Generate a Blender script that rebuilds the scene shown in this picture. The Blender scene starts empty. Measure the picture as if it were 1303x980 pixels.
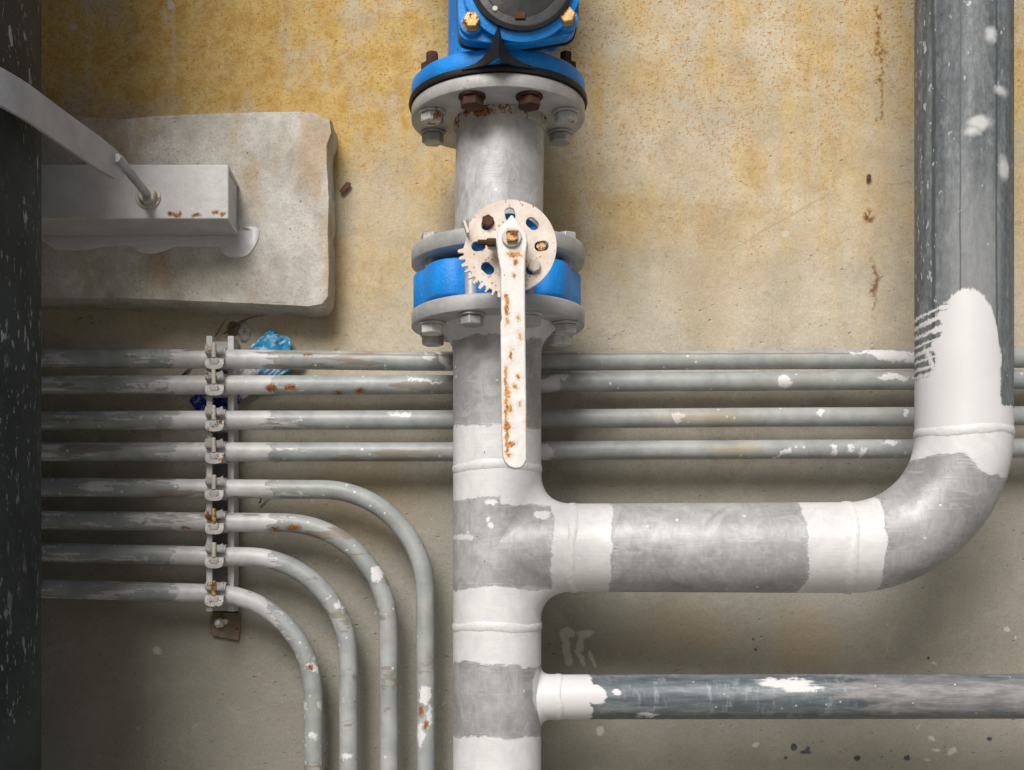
import bpy, bmesh, math, random
from mathutils import Vector, Matrix
random.seed(7)
R = math.radians
S = bpy.context.scene
COL = S.collection

# ------------------------------------------------------------------ camera, sky, sun
F, PX, PY, D = 1550.0, 570.0, 750.0, 1.72          # focal length in photo pixels, horizon / axis pixel, distance to the wall
def P(px, py, d):                                   # a point of the place at distance d from the lens plane (wall = y 0)
    return Vector(((px-PX)*d/F, d-D, (PY-py)*d/F))
cam_d = bpy.data.cameras.new('camera'); cam = bpy.data.objects.new('camera', cam_d); COL.objects.link(cam)
cam.location = (0, -D, 0); cam.rotation_euler = (R(90), 0, 0)
cam_d.sensor_width = 36; cam_d.lens = 36*F/1303
cam_d.shift_x = (651.5-PX)/1303; cam_d.shift_y = (PY-490)/1303
cam_d.clip_start = 0.01; cam_d.clip_end = 200
S.camera = cam
sun_dir = Vector((-0.26, -0.78, 0.64)).normalized()
w = bpy.data.worlds.new('World'); S.world = w; w.use_nodes = True
wn = w.node_tree; bg = wn.nodes['Background']
sky = wn.nodes.new('ShaderNodeTexSky'); sky.sky_type = 'NISHITA'; sky.sun_disc = False
sky.sun_elevation = math.asin(sun_dir.z); sky.sun_rotation = math.atan2(sun_dir.x, sun_dir.y)
sky.air_density = 1.0; sky.dust_density = 6.0; sky.ozone_density = 0.6
wn.links.new(sky.outputs[0], bg.inputs[0]); bg.inputs[1].default_value = 0.057
sl = bpy.data.lights.new('sun', 'SUN'); sl.energy = 4.5; sl.angle = R(30); sl.color = (1, 0.975, 0.95)
so = bpy.data.objects.new('sun', sl); COL.objects.link(so)
so.rotation_euler = sun_dir.to_track_quat('Z', 'Y').to_euler(); so.location = (0, 0, 6)
S.view_settings.view_transform = 'Standard'; S.view_settings.look = 'None'
S.view_settings.exposure = -0.30; S.view_settings.gamma = 1
S.render.engine = 'CYCLES'; S.cycles.max_bounces = 5; S.cycles.diffuse_bounces = 3; S.cycles.glossy_bounces = 3

# ------------------------------------------------------------------ material helpers
class B:
    def __init__(s, name):
        s.mat = bpy.data.materials.new(name); s.mat.use_nodes = True
        s.nt = s.mat.node_tree; s.bs = s.nt.nodes['Principled BSDF']
        s.pos = s.n('ShaderNodeNewGeometry').outputs['Position']
        sp = s.n('ShaderNodeSeparateXYZ'); s.put(sp.inputs[0], s.pos)
        s.x, s.y, s.z = sp.outputs
    def n(s, t, **k):
        o = s.nt.nodes.new(t)
        for a, v in k.items(): setattr(o, a, v)
        return o
    def put(s, sock, v):
        if isinstance(v, bpy.types.NodeSocket): s.nt.links.new(v, sock)
        elif isinstance(v, (tuple, list)) and len(v) == 3 and sock.type == 'RGBA': sock.default_value = (*v, 1)
        else: sock.default_value = v
    def m(s, op, a, b=None, c=None, clamp=False):
        o = s.n('ShaderNodeMath', operation=op, use_clamp=clamp)
        for i, v in enumerate((a, b, c)):
            if v is not None: s.put(o.inputs[i], v)
        return o.outputs[0]
    def add(s, a, b): return s.m('ADD', a, b)
    def sub(s, a, b): return s.m('SUBTRACT', a, b)
    def mul(s, a, b): return s.m('MULTIPLY', a, b)
    def sm(s, v, a, b, lo=0.0, hi=1.0):             # smoothstep
        o = s.n('ShaderNodeMapRange', interpolation_type='SMOOTHSTEP')
        if a > b: a, b, lo, hi = b, a, hi, lo
        for i, q in enumerate((v, a, b, lo, hi)): s.put(o.inputs[i], q)
        return o.outputs[0]
    def vec(s, x, y, z):
        o = s.n('ShaderNodeCombineXYZ')
        for i, q in enumerate((x, y, z)): s.put(o.inputs[i], q)
        return o.outputs[0]
    def scl(s, sx, sy, sz, off=(0, 0, 0)):
        o = s.n('ShaderNodeMapping'); s.put(o.inputs[0], s.pos)
        o.inputs['Scale'].default_value = (sx, sy, sz); o.inputs['Location'].default_value = off
        return o.outputs[0]
    def noise(s, scale, detail=3, rough=0.55, v=None, dist=0.0):
        o = s.n('ShaderNodeTexNoise'); s.put(o.inputs['Vector'], s.pos if v is None else v)
        o.inputs['Scale'].default_value = scale; o.inputs['Detail'].default_value = detail
        o.inputs['Roughness'].default_value = rough; o.inputs['Distortion'].default_value = dist
        return o.outputs[0]
    def vor(s, scale, v=None, rnd=1.0):
        o = s.n('ShaderNodeTexVoronoi'); s.put(o.inputs['Vector'], s.pos if v is None else v)
        o.inputs['Scale'].default_value = scale; o.inputs['Randomness'].default_value = rnd
        sp = s.n('ShaderNodeSeparateColor'); s.put(sp.inputs[0], o.outputs['Color'])
        return o.outputs['Distance'], sp.outputs[0], sp.outputs[1]
    def mix(s, f, a, b):
        o = s.n('ShaderNodeMix', data_type='RGBA')
        s.put(o.inputs[0], f); s.put(o.inputs[6], a); s.put(o.inputs[7], b)
        return o.outputs[2]
    def gain(s, col, f):
        o = s.n('ShaderNodeVectorMath', operation='SCALE'); 
        if isinstance(col, tuple): o.inputs[0].default_value = col
        else: s.put(o.inputs[0], col)
        s.put(o.inputs['Scale'], f); return o.outputs[0]
    def px(s, d0):                                   # flat drawing coordinates on the pipe / wall, one unit = one photo pixel at depth d0
        return s.add(s.mul(s.x, F/d0), PX), s.sub(PY, s.mul(s.z, F/d0))
    def warp(s, U, V, a, sc, a2=0, sc2=400):
        n1 = s.noise(sc, 3); n2 = s.noise(sc, 3, v=s.scl(1, 1, 1, (3.1, 7.7, 1.9)))
        U = s.add(U, s.mul(s.sub(n1, .5), a)); V = s.add(V, s.mul(s.sub(n2, .5), a))
        if a2:
            n3 = s.noise(sc2, 3, .7); U = s.add(U, s.mul(s.sub(n3, .5), a2)); V = s.add(V, s.mul(s.sub(n3, .5), a2))
        return U, V
    def sdf(s, U, V, prims):
        out = None
        for p in prims:
            k = p[0]
            if k == 'box':
                _, x0, x1, y0, y1 = p
                a = s.sub(s.m('ABSOLUTE', s.sub(U, (x0+x1)/2)), (x1-x0)/2)
                b = s.sub(s.m('ABSOLUTE', s.sub(V, (y0+y1)/2)), (y1-y0)/2)
                v = s.m('MAXIMUM', a, b)
            elif k in ('ell', 'cut'):
                _, cx, cy, rx, ry = p
                a = s.mul(s.sub(U, cx), 1/rx); b = s.mul(s.sub(V, cy), 1/ry)
                v = s.mul(s.sub(s.m('SQRT', s.add(s.mul(a, a), s.mul(b, b))), 1), min(rx, ry))
            elif k == 'cap':
                _, x0, y0, x1, y1, r = p
                dx, dy = x1-x0, y1-y0; L = dx*dx+dy*dy
                a = s.sub(U, x0); b = s.sub(V, y0)
                h = s.m('MULTIPLY_ADD', a, dx/L, s.mul(b, dy/L), clamp=True)
                a = s.sub(a, s.mul(h, dx)); b = s.sub(b, s.mul(h, dy))
                v = s.sub(s.m('SQRT', s.add(s.mul(a, a), s.mul(b, b))), r)
            elif k == 'cutbox':
                _, x0, x1, y0, y1 = p
                a = s.sub(s.m('ABSOLUTE', s.sub(U, (x0+x1)/2)), (x1-x0)/2)
                b = s.sub(s.m('ABSOLUTE', s.sub(V, (y0+y1)/2)), (y1-y0)/2)
                v = s.m('MAXIMUM', a, b)
            if k.startswith('cut'):
                out = s.m('MAXIMUM', out, s.mul(v, -1))
            else: out = v if out is None else s.m('MINIMUM', out, v)
        return out
    def done(s, col, rough=.5, metal=0.0, height=None, bd=0.001, bs=1.0, spec=None):
        i = s.bs.inputs
        s.put(i['Base Color'], col); s.put(i['Roughness'], rough); s.put(i['Metallic'], metal)
        if spec is not None: s.put(i['Specular IOR Level'], spec)
        if height is not None:
            b = s.n('ShaderNodeBump'); b.inputs['Strength'].default_value = bs; b.inputs['Distance'].default_value = bd
            s.put(b.inputs['Height'], height); s.nt.links.new(b.outputs[0], i['Normal'])
        return s.mat

WHITE = (.66, .655, .665)
RUST1, RUST2 = (.30, .10, .02), (.07, .025, .012)

def mat_wall():
    b = B('stained_concrete')
    U, V = b.px(D)
    big = b.noise(3.2, 4, .6); mid = b.noise(14, 4, .65); fine = b.noise(90, 4, .7)
    col = b.mix(b.sm(mid, .3, .72), (.40, .365, .285), (.54, .50, .42))
    col = b.mix(b.mul(b.sm(big, .45, .7), .5), col, (.52, .50, .45))
    # rust-water staining that came down from above
    up = b.sm(V, 580, 60)
    lf = b.sm(U, 900, 250)
    st = b.add(b.mul(up, 1.05), b.mul(b.mul(lf, up), 1.0))
    st = b.mul(st, b.sm(b.add(b.mul(b.noise(5, 5, .62), .7), b.mul(mid, .3)), .30, .66))
    rs_ = b.noise(1, 4, .62, v=b.scl(34, 1, 3.2)); st = b.mul(st, b.sm(rs_, .30, .62, .55, 1.15))
    stc = b.mix(b.sm(b.noise(38, 4, .7), .35, .7), (.56, .39, .12), (.44, .25, .035))
    col = b.mix(b.m('MINIMUM', b.mul(st, .85), .92), col, stc)
    lt = b.mul(b.sm(b.noise(6, 4, .6, v=b.scl(1, 1, 1, (8, 3, 5))), .50, .66), b.sm(U, 420, 700)); col = b.mix(b.mul(lt, .45), col, (.60, .565, .47))
    # lower part: grey-olive film, darkened so its colour also carries the shade there
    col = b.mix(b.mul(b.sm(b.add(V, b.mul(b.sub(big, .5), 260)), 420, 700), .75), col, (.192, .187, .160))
    pat = b.sdf(*b.warp(U, V, 60, 9), [('ell', 460, 640, 75, 55), ('ell', 1025, 810, 45, 40), ('ell', 870, 800, 60, 30), ('ell', 900, 350, 30, 120)])
    col = b.mix(b.mul(b.sm(pat, 25, -25), .35), col, (.33, .23, .10))
    # short rusty fibres and dark pits
    wv = b.add(b.mul(b.noise(25, 2), 1.0), b.mul(b.noise(230, 3), .34))
    for sx, sz, sc, thr, dens, c, k in ((1, 2.3, 185, .42, .52, (.36, .17, .03), .85), (1.9, 1, 150, .44, .62, (.42, .20, .03), .85), (1, 1.8, 120, .21, .84, (.15, .10, .05), .75), (1, 1.5, 58, .13, .90, (.08, .055, .035), .8), (1.5, 1, 60, .17, .86, (.48, .45, .40), .6)):
        v = b.vec(b.add(b.mul(b.x, sx), b.mul(wv, .03)), b.mul(b.y, 1), b.add(b.mul(b.z, sz), b.mul(wv, .02)))
        d_, r1, r2 = b.vor(sc, v)
        mk = b.mul(b.sm(d_, thr, thr*.45), b.m('GREATER_THAN', r1, dens))
        kk = b.mul(k, b.sm(b.add(b.mul(V, .0016), b.mul(b.noise(9, 4, .65), 1.5)), 1.45, .75)) if c[0] > .25 and c[2] < .1 else k*.8
        col = b.mix(b.mul(mk, kk), col, c)
    col = b.mix(b.mul(b.sm(fine, .52, .75), .38), col, (.26, .175, .085))
    gr = b.noise(330, 3, .75); col = b.gain(col, b.sm(gr, .3, .7, .90, 1.08))
    # rust run, splashes, drips
    rw = b.warp(U, V, 26, 40, 9, 240)
    run = b.sdf(*rw, [('cap', 1117, 10, 1119, 70, 2.5), ('cap', 1123, 60, 1120, 150, 1.5), ('ell', 1122, 66, 6, 4), ('ell', 1118, 102, 4, 4), ('ell', 1108, 280, 5, 7), ('ell', 1113, 365, 4, 28)])
    col = b.mix(b.mul(b.sm(run, 3, -2), b.sm(b.noise(160, 3), .40, .58)), col, (.20, .08, .015))
    pw = b.warp(U, V, 14, 60, 3, 300)
    pale = b.sdf(*pw, [('cap', 716, 806, 724, 842, 5), ('ell', 722, 806, 9, 7), ('ell', 744, 806, 10, 5), ('cap', 740, 812, 736, 828, 4), ('cap', 736, 828, 742, 845, 3), ('cap', 750, 830, 757, 848, 2),
        ('ell', 999, 298, 5, 5), ('ell', 216, 5, 5, 4), ('ell', 93, 34, 4, 4), ('ell', 212, 22, 3, 3), ('ell', 160, 77, 2, 2), ('ell', 148, 122, 3, 2), ('ell', 200, 828, 6, 5), ('ell', 1187, 940, 4, 3), ('ell', 1192, 955, 5, 2), ('ell', 1210, 958, 3, 3), ('ell', 1213, 955, 4, 3), ('ell', 1280, 800, 3, 3), ('ell', 1293, 811, 2, 2), ('ell', 1190, 844, 3, 2), ('ell', 962, 948, 4, 3), ('ell', 764, 930, 4, 6), ('ell', 360, 668, 6, 4), ('ell', 1180, 968, 3, 2), ('ell', 120, 560, 3, 3)])
    col = b.mix(b.mul(b.sm(pale, 1.5, -1.5), .85), col, (.50, .475, .42))
    nav = b.sdf(*b.warp(U, V, 8, 90), [('ell', 1010, 951, 4, 4), ('ell', 1026, 957, 7, 3), ('ell', 1028, 953, 3, 3), ('ell', 1091, 965, 4, 3), ('ell', 1155, 965, 4, 3), ('ell', 1259, 941, 3, 3), ('ell', 1000, 964, 2, 2), ('ell', 961, 826, 2, 2), ('ell', 957, 814, 1.5, 1.5), ('ell', 1182, 838, 2, 2)])
    col = b.mix(b.mul(b.sm(nav, 1.2, -1), .9), col, (.012, .03, .055))
    tr = b.noise(1, 4, .66, v=b.scl(9, 1, 15, (1, 2, 7)), dist=1.6); col = b.mix(b.mul(b.sm(tr, .54, .66), .07), col, (.60, .57, .50)); col = b.mix(b.mul(b.sm(tr, .45, .34), .08), col, (.26, .225, .16))
    scr = b.sdf(*b.warp(U, V, 8, 25, 3, 300), [('cap', 930, 318, 1056, 246, .5), ('cap', 1128, 235, 1160, 232, .4), ('cap', 300, 850, 352, 866, .3), ('cap', 430, 700, 436, 760, .3), ('cap', 880, 100, 905, 190, .3)])
    col = b.mix(b.mul(b.sm(scr, 1.4, -.4), .5), col, (.30, .25, .17))
    # faint trowel / formwork scratch lines
    ln = b.noise(1, 2, v=b.scl(900, 1, 6))
    col = b.mix(b.mul(b.mul(b.sm(ln, .55, .7), b.sm(b.noise(8, 2), .5, .62)), .22), col, (.17, .14, .10))
    pt = b.vor(70, b.vec(b.x, b.y, b.mul(b.z, 1.3)))
    h = b.add(b.mul(mid, .5), b.add(b.mul(fine, .28), b.add(b.mul(b.noise(350, 3, .7), .14), b.add(b.mul(tr, .2), b.mul(big, .8)))))
    return b.done(col, .85, 0, b.sub(h, b.mul(b.mul(b.sm(pt[0], .22, .05), b.m('GREATER_THAN', b.add(pt[1], b.mul(b.sub(big, .5), .9)), .86)), .35)), .004, .9)

def mat_pad():
    b = B('painted_concrete_pad'); U, V = b.px(1.66)
    mid = b.noise(13, 5, .65); fine = b.noise(110, 4, .7)
    col = b.mix(b.sm(mid, .35, .66), (.45, .425, .37), (.61, .59, .545))
    col = b.mix(b.mul(b.sm(b.noise(9, 4, .6, v=b.scl(1.6, 1, .7, (4, 2, 1))), .52, .68), .55), col, (.42, .27, .115))
    d_, r1, _ = b.vor(150, b.scl(1, 1, 1.6))
    col = b.mix(b.mul(b.mul(b.sm(d_, .26, .12), b.m('GREATER_THAN', r1, .72)), b.mul(b.sm(b.noise(16, 3), .42, .6), .8)), col, (.34, .17, .06))
    d_, r1, _ = b.vor(70)
    col = b.mix(b.mul(b.sm(d_, .14, .08), b.mul(b.m('GREATER_THAN', r1, .84), .7)), col, (.12, .10, .08))
    d_, r1, _ = b.vor(210, b.vec(b.add(b.x, b.mul(fine, .006)), b.y, b.z))
    col = b.mix(b.mul(b.mul(b.sm(d_, .40, .15), b.m('GREATER_THAN', r1, .62)), b.mul(b.sm(b.noise(11, 4, .65), .44, .6), .55)), col, (.42, .25, .10))
    col = b.gain(col, b.mul(b.sm(b.noise(300, 3, .75), .3, .7, .87, 1.08), b.sm(b.noise(45, 5, .7, dist=.6), .3, .7, .86, 1.08)))
    col = b.mix(b.mul(b.sm(b.noise(24, 5, .7, v=b.scl(1, 1, .55, (2, 7, 3))), .56, .68), .35), col, (.27, .255, .22))
    h = b.add(b.mul(mid, .7), b.add(b.mul(fine, .40), b.mul(b.noise(420, 2), .14)))
    return b.done(col, .75, 0, h, .004, .7)

def rusty(b, col, rough, spots, U, V, a=9, sc=120):
    r = b.sdf(*b.warp(U, V, a, sc, 4, 380), spots)
    m1 = b.sm(r, 2.2, -1.2)
    rc = b.mix(b.sm(b.noise(420, 3, .7), .4, .62), (.42, .15, .025), RUST2)
    return b.mix(m1, col, rc), b.mix(m1, (rough,)*3 if not isinstance(rough, bpy.types.NodeSocket) else rough, (.9,)*3)

CY = {1: 458, 2: 488, 3: 533, 4: 574, 5: 621, 6: 663, 7: 705, 8: 752}
def mat_conduit():
    b = B('conduit_paint'); U, V = b.px(1.655)
    n1 = b.noise(26, 4, .62); n2 = b.noise(150, 4, .68); st = b.noise(20, 3, v=b.scl(.45, 2.2, 2.2))
    base = b.mix(b.sm(n1, .3, .7), (.255, .277, .278), (.375, .395, .392))
    base = b.mix(b.mul(b.sm(st, .5, .7), .35), base, (.32, .31, .25))
    # brushed white paint: full beside the rail, patchy to the left, rare to the right
    near = b.sm(b.m('ABSOLUTE', b.sub(U, 284)), 78, 22)
    left = b.sm(U, 292, 250)
    wv = b.add(b.add(b.mul(st, .62), b.mul(n2, .36)), b.add(b.mul(near, .55), b.mul(left, .055)))
    low = b.sm(U, 345, 520)
    wv = b.sub(wv, b.mul(low, .085))
    edge_n = b.noise(45, 3, .6, v=b.scl(.35, 3, 3, (9, 2, 4)))
    wv = b.add(wv, b.mul(b.mul(b.sm(edge_n, .50, .62), b.sub(1, b.mul(low, .55))), .12))
    wm = b.sm(wv, .60, .635)
    wc = b.mix(b.sm(n1, .35, .7), (.50, .50, .495), WHITE)
    col = b.mix(b.mul(wm, .92), base, wc)
    # bare brownish strips under the paint edge
    br = b.mul(b.sm(b.noise(18, 3, v=b.scl(.5, 3, 3, (5, 1, 2))), .60, .645), b.sm(U, 620, 500))
    col = b.mix(b.mul(br, .8), col, (.23, .195, .155))
    # paint splashes
    U2, V2 = b.warp(U, V, 20, 70, 9, 300)
    sp = [('cap', 1098, 447, 1170, 449, 2.5), ('cap', 1118, 453, 1170, 456, 4), ('cap', 1085, 450, 1100, 449, 1.5), ('ell', 700, 490, 14, 9), ('ell', 712, 480, 14, 5), ('ell', 997, 486, 9, 7), ('ell', 1135, 480, 18, 5), ('ell', 862, 531, 5, 6), ('ell', 1045, 527, 4, 6), ('ell', 1150, 524, 4, 4), ('ell', 695, 576, 10, 11), ('cap', 985, 583, 1005, 572, 3), ('ell', 1060, 573, 3, 7), ('ell', 1082, 570, 4, 5), ('ell', 1096, 576, 3, 7), ('ell', 1133, 562, 9, 2), ('ell', 545, 455, 8, 5), ('cap', 555, 445, 572, 470, 3), ('ell', 510, 526, 14, 4), ('cap', 520, 482, 560, 486, 1.5), ('ell', 540, 886, 8, 12), ('ell', 535, 935, 5, 14), ('ell', 545, 912, 3, 12), ('ell', 398, 850, 5, 7), ('ell', 440, 963, 8, 4), ('ell', 478, 730, 7, 9), ('ell', 430, 770, 5, 6), ('ell', 398, 935, 4, 4)]
    col = b.mix(b.sm(b.sdf(U2, V2, sp), 1.2, -1.2), col, WHITE)
    d_, r1, _ = b.vor(95)
    col = b.mix(b.mul(b.sm(d_, .22, .14), b.m('GREATER_THAN', r1, .86)), col, (.60, .60, .60))
    yl = b.sdf(*b.warp(U, V, 30, 20), [('ell', 890, 531, 45, 6), ('ell', 935, 572, 22, 6)])
    col = b.mix(b.mul(b.sm(yl, 8, -6), .5), col, (.42, .33, .14))
    ln = b.sdf(*b.warp(U, V, 4, 40), [('cap', 340, 449, 575, 453, .5), ('cap', 690, 451, 1080, 450, .6)])
    col = b.mix(b.mul(b.sm(ln, 1.3, -.5), .8), col, (.25, .15, .085))
    rs = [('ell', 346, 494, 6, 4), ('ell', 369, 493, 7, 3), ('ell', 458, 497, 5, 2), ('ell', 430, 499, 4, 1.5), ('ell', 374, 671, 8, 3), ('ell', 350, 672, 4, 2), ('cap', 232, 672, 240, 672, 1), ('ell', 536, 905, 3, 6), ('ell', 542, 922, 3, 5), ('ell', 396, 849, 3, 3), ('cap', 388, 451, 396, 451, 1.2)]
    col, ro = rusty(b, col, .42, rs, U, V, 8, 110)
    h = b.add(b.mul(wm, .6), b.add(b.mul(n2, .5), b.mul(b.noise(600, 2), .12)))
    return b.done(col, ro, 0.0, h, .0009, .7)

def mat_pipe(name, d0, prims, dark=1.0, splash=()):
    b = B(name); U, V = b.px(d0)
    n1 = b.noise(16, 4, .62); n2 = b.noise(70, 4, .65); sw = b.noise(9, 5, .6, dist=1.6)
    g = b.mix(b.sm(n1, .32, .7), (.28*dark, .28*dark, .286*dark), (.385*dark, .385*dark, .39*dark))
    g = b.mix(b.mul(b.sm(sw, .5, .6), .45), g, (.47*dark, .49*dark, .49*dark))
    smr = b.noise(34, 5, .68, v=b.scl(1.5, 1, .8, (3, 1, 2)), dist=2.2); g = b.gain(g, b.sm(smr, .3, .7, .88, 1.12))
    s1 = b.noise(1, 3, .6, v=b.scl(14, 200, 330)); s2 = b.noise(1, 3, .6, v=b.scl(330, 200, 14))
    g = b.mix(b.mul(b.sm(b.m('MAXIMUM', s1, s2), .60, .72), .30), g, (.50, .50, .505))
    g = b.mix(b.mul(b.sm(b.m('MINIMUM', s1, s2), .40, .30), .30), g, (.22, .22, .225))
    sc = b.mul(b.sm(b.noise(30, 3, v=b.scl(1, 1, 3.2), dist=.8), .60, .68), .35)
    g = b.mix(sc, g, (.50, .50, .51))
    U1, V1 = b.warp(*b.warp(U, V, 20, 11), 12, 34, 7, 170)
    br = b.noise(1, 3, .6, v=b.scl(30, 30, 420))           # bristle marks
    s_ = b.add(b.sdf(U1, V1, prims), b.mul(b.sub(br, .5), 6))
    m1 = b.sm(s_, 1.2, -1.2)
    thin = b.mul(b.sm(s_, 9, -4), b.sm(br, .5, .62))
    m1 = b.m('MAXIMUM', m1, b.mul(thin, .6))
    wc = b.mix(b.sm(n1, .3, .75), (.60, .60, .61), (.67, .67, .68))
    wc = b.mix(b.mul(b.sm(n2, .56, .72), .12), wc, (.42, .41, .40))
    wc = b.gain(wc, b.sm(b.noise(40, 5, .7, dist=1.2), .3, .7, .92, 1.04))
    wc = b.mix(b.mul(b.sm(b.noise(19, 5, .68, v=b.scl(1.6, 1.6, .6, (6, 1, 8))), .55, .70), .16), wc, (.46, .44, .40))
    wc = b.mix(b.mul(b.sm(br, .60, .72), .22), wc, (.45, .45, .455))
    col = b.mix(m1, g, wc)
    d_, r1, _ = b.vor(60, b.vec(b.add(b.x, b.mul(n2, .012)), b.y, b.add(b.mul(b.z, 1.2), b.mul(n1, .02))))
    col = b.mix(b.mul(b.sm(d_, .16, .10), b.m('GREATER_THAN', r1, .85)), col, (.66, .66, .67))
    if splash:
        col = b.mix(b.sm(b.sdf(*b.warp(U, V, 9, 90, 4, 300), splash), 1, -1), col, WHITE)
    d_, r1, _ = b.vor(110)
    col = b.mix(b.mul(b.sm(d_, .12, .07), b.mul(b.m('GREATER_THAN', r1, .93), b.sm(b.noise(9, 2), .5, .6))), col, (.05, .045, .04))
    h = b.add(b.mul(m1, .55), b.add(b.mul(br, .16), b.add(b.mul(n2, .3), b.mul(n1, .7))))
    return b.done(col, b.mix(m1, (.48,)*3, (.42,)*3), b.mul(b.sub(1, m1), .12), h, .0018, .6)

def mat_dark_galv():                                       # the weathered upright of the elbow run
    b = B('weathered_galvanised'); U, V = b.px(1.473)
    U1, V1 = b.warp(U, V, 14, 24, 8, 150)
    st = b.noise(1, 4, .65, v=b.scl(55, 55, 3.5)); n2 = b.noise(60, 4, .68, v=b.scl(1.6, 1.6, .6)); n1 = b.noise(10, 4)
    g = b.mix(b.sm(st, .34, .66), (.085, .100, .110), (.155, .172, .181))
    g = b.mix(b.mul(b.sm(n2, .50, .70), .35), g, (.26, .285, .295))
    sp2 = b.noise(150, 4, .7, v=b.scl(1.4, 1.4, .7)); g = b.gain(g, b.sm(sp2, .3, .7, .74, 1.28))
    low = b.sm(b.add(V, b.mul(b.sub(n1, .5), 120)), 180, 380)
    g = b.mix(b.mul(b.mul(low, b.sm(b.m('ABSOLUTE', b.sub(U, 1215)), 48, 12)), .55), g, (.27, .275, .28))
    for cx, wd in ((1176, 2.0), (1243, 2.0), (1200, 1.2)):
        g = b.mix(b.mul(b.sm(b.m('ABSOLUTE', b.sub(b.add(U, b.mul(b.sub(b.noise(5, 2), .5), 6)), cx)), wd, wd*.4), .75), g, (.045, .055, .06))
    edge = b.sm(U, 1182, 1174)
    fl = b.sm(b.add(b.noise(95, 3, .6, v=b.scl(1.5, 1.5, .7)), b.mul(edge, .06)), .672, .72)
    g = b.mix(b.mul(fl, .75), g, (.52, .56, .57))
    spl = b.sdf(*b.warp(U, V, 12, 60, 5, 240), [('ell', 1232, 16, 11, 9), ('ell', 1236, 70, 7, 9), ('ell', 1222, 178, 13, 9), ('ell', 1213, 188, 9, 5), ('ell', 1254, 232, 9, 14), ('ell', 1250, 138, 9, 6)])
    g = b.mix(b.mul(b.sm(spl, 4, -5), .85), g, (.56, .57, .58))
    prims = [('box', 1130, 1320, 462, 700), ('ell', 1208, 462, 40, 82), ('ell', 1222, 500, 30, 95), ('cutbox', 1250, 1330, 300, 524), ('cut', 1158, 424, 24, 26), ('cut', 1166, 462, 11, 24), ('cut', 1150, 400, 38, 10),
             ('cap', 1158, 409, 1182, 401, 1.6), ('cap', 1182, 401, 1200, 400, 3), ('cap', 1158, 420, 1190, 410, 2.4), ('cap', 1158, 433, 1178, 425, 1.8), ('cap', 1176, 427, 1194, 424, 3), ('cap', 1158, 442, 1190, 436, 1.5), ('cap', 1158, 452, 1190, 447, 2.6), ('cap', 1162, 462, 1190, 459, 1.6), ('cap', 1164, 440, 1165, 478, 1.6), ('cap', 1160, 474, 1190, 470, 2.2), ('cap', 1172, 452, 1176, 476, 1.4), ('cap', 1158, 486, 1176, 480, 1.8)]
    U3, V3 = b.warp(U, V, 10, 26, 5, 200)
    br = b.noise(1, 3, .6, v=b.scl(260, 260, 18))
    s_ = b.add(b.sdf(U3, V3, prims), b.mul(b.sub(br, .5), 5))
    m1 = b.sm(s_, 1.1, -1.1)
    wc = b.mix(b.sm(n1, .3, .75), (.60, .60, .61), (.67, .67, .68))
    d_, r1, _ = b.vor(110)
    wc = b.mix(b.mul(b.sm(d_, .13, .08), b.m('GREATER_THAN', r1, .95)), wc, (.08, .075, .07))
    col = b.mix(m1, g, wc)
    h = b.add(b.mul(m1, .7), b.add(b.mul(n2, .35), b.mul(n1, .5)))
    return b.done(col, b.mix(m1, (.60,)*3, (.45,)*3), 0.0, h, .0012, .6)

def mat_small_branch():
    b = B('blue_grey_galvanised'); U, V = b.px(1.53)
    st = b.noise(1, 4, .65, v=b.scl(6, 60, 60)); n2 = b.noise(60, 4, .68, v=b.scl(1.3, 1, .35)); n1 = b.noise(12, 4)
    g = b.mix(b.sm(st, .34, .66), (.105, .130, .148), (.205, .230, .245))
    g = b.mix(b.mul(b.sm(n2, .52, .68), .6), g, (.33, .38, .40))
    rr = b.mul(b.sm(b.add(U, b.add(b.mul(b.sub(n1, .5), 150), b.mul(b.sub(st, .5), 260))), 1070, 1110), b.sm(b.m('ABSOLUTE', b.sub(V, 884)), 24, 16))
    g = b.mix(b.mul(rr, .85), g, (.27, .265, .27))
    g = b.gain(g, b.sm(b.noise(1, 4, .7, v=b.scl(30, 160, 160)), .3, .7, .72, 1.3))
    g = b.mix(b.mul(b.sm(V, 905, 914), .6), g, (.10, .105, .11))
    pr = [('box', 660, 752, 840, 935), ('ell', 755, 884, 16, 14), ('ell', 1000, 869, 32, 6), ('ell', 1020, 875, 28, 5), ('ell', 827, 910, 12, 2.5), ('ell', 785, 880, 6, 5)]
    s_ = b.add(b.sdf(*b.warp(U, V, 13, 40, 6, 220), pr), b.mul(b.sub(b.noise(1, 3, .6, v=b.scl(30, 200, 420)), .5), 8))
    m1 = b.sm(s_, 1.2, -1.2)
    col = b.mix(m1, g, b.mix(b.sm(n1, .3, .75), (.60, .60, .61), (.67, .67, .68)))
    d_, r1, _ = b.vor(110)
    col = b.mix(b.mul(b.sm(d_, .18, .1), b.m('GREATER_THAN', r1, .87)), col, (.55, .57, .58))
    return b.done(col, .42, b.mul(b.sub(1, m1), .3), b.add(b.mul(m1, .7), b.mul(n2, .4)), .001, .6)

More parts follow.
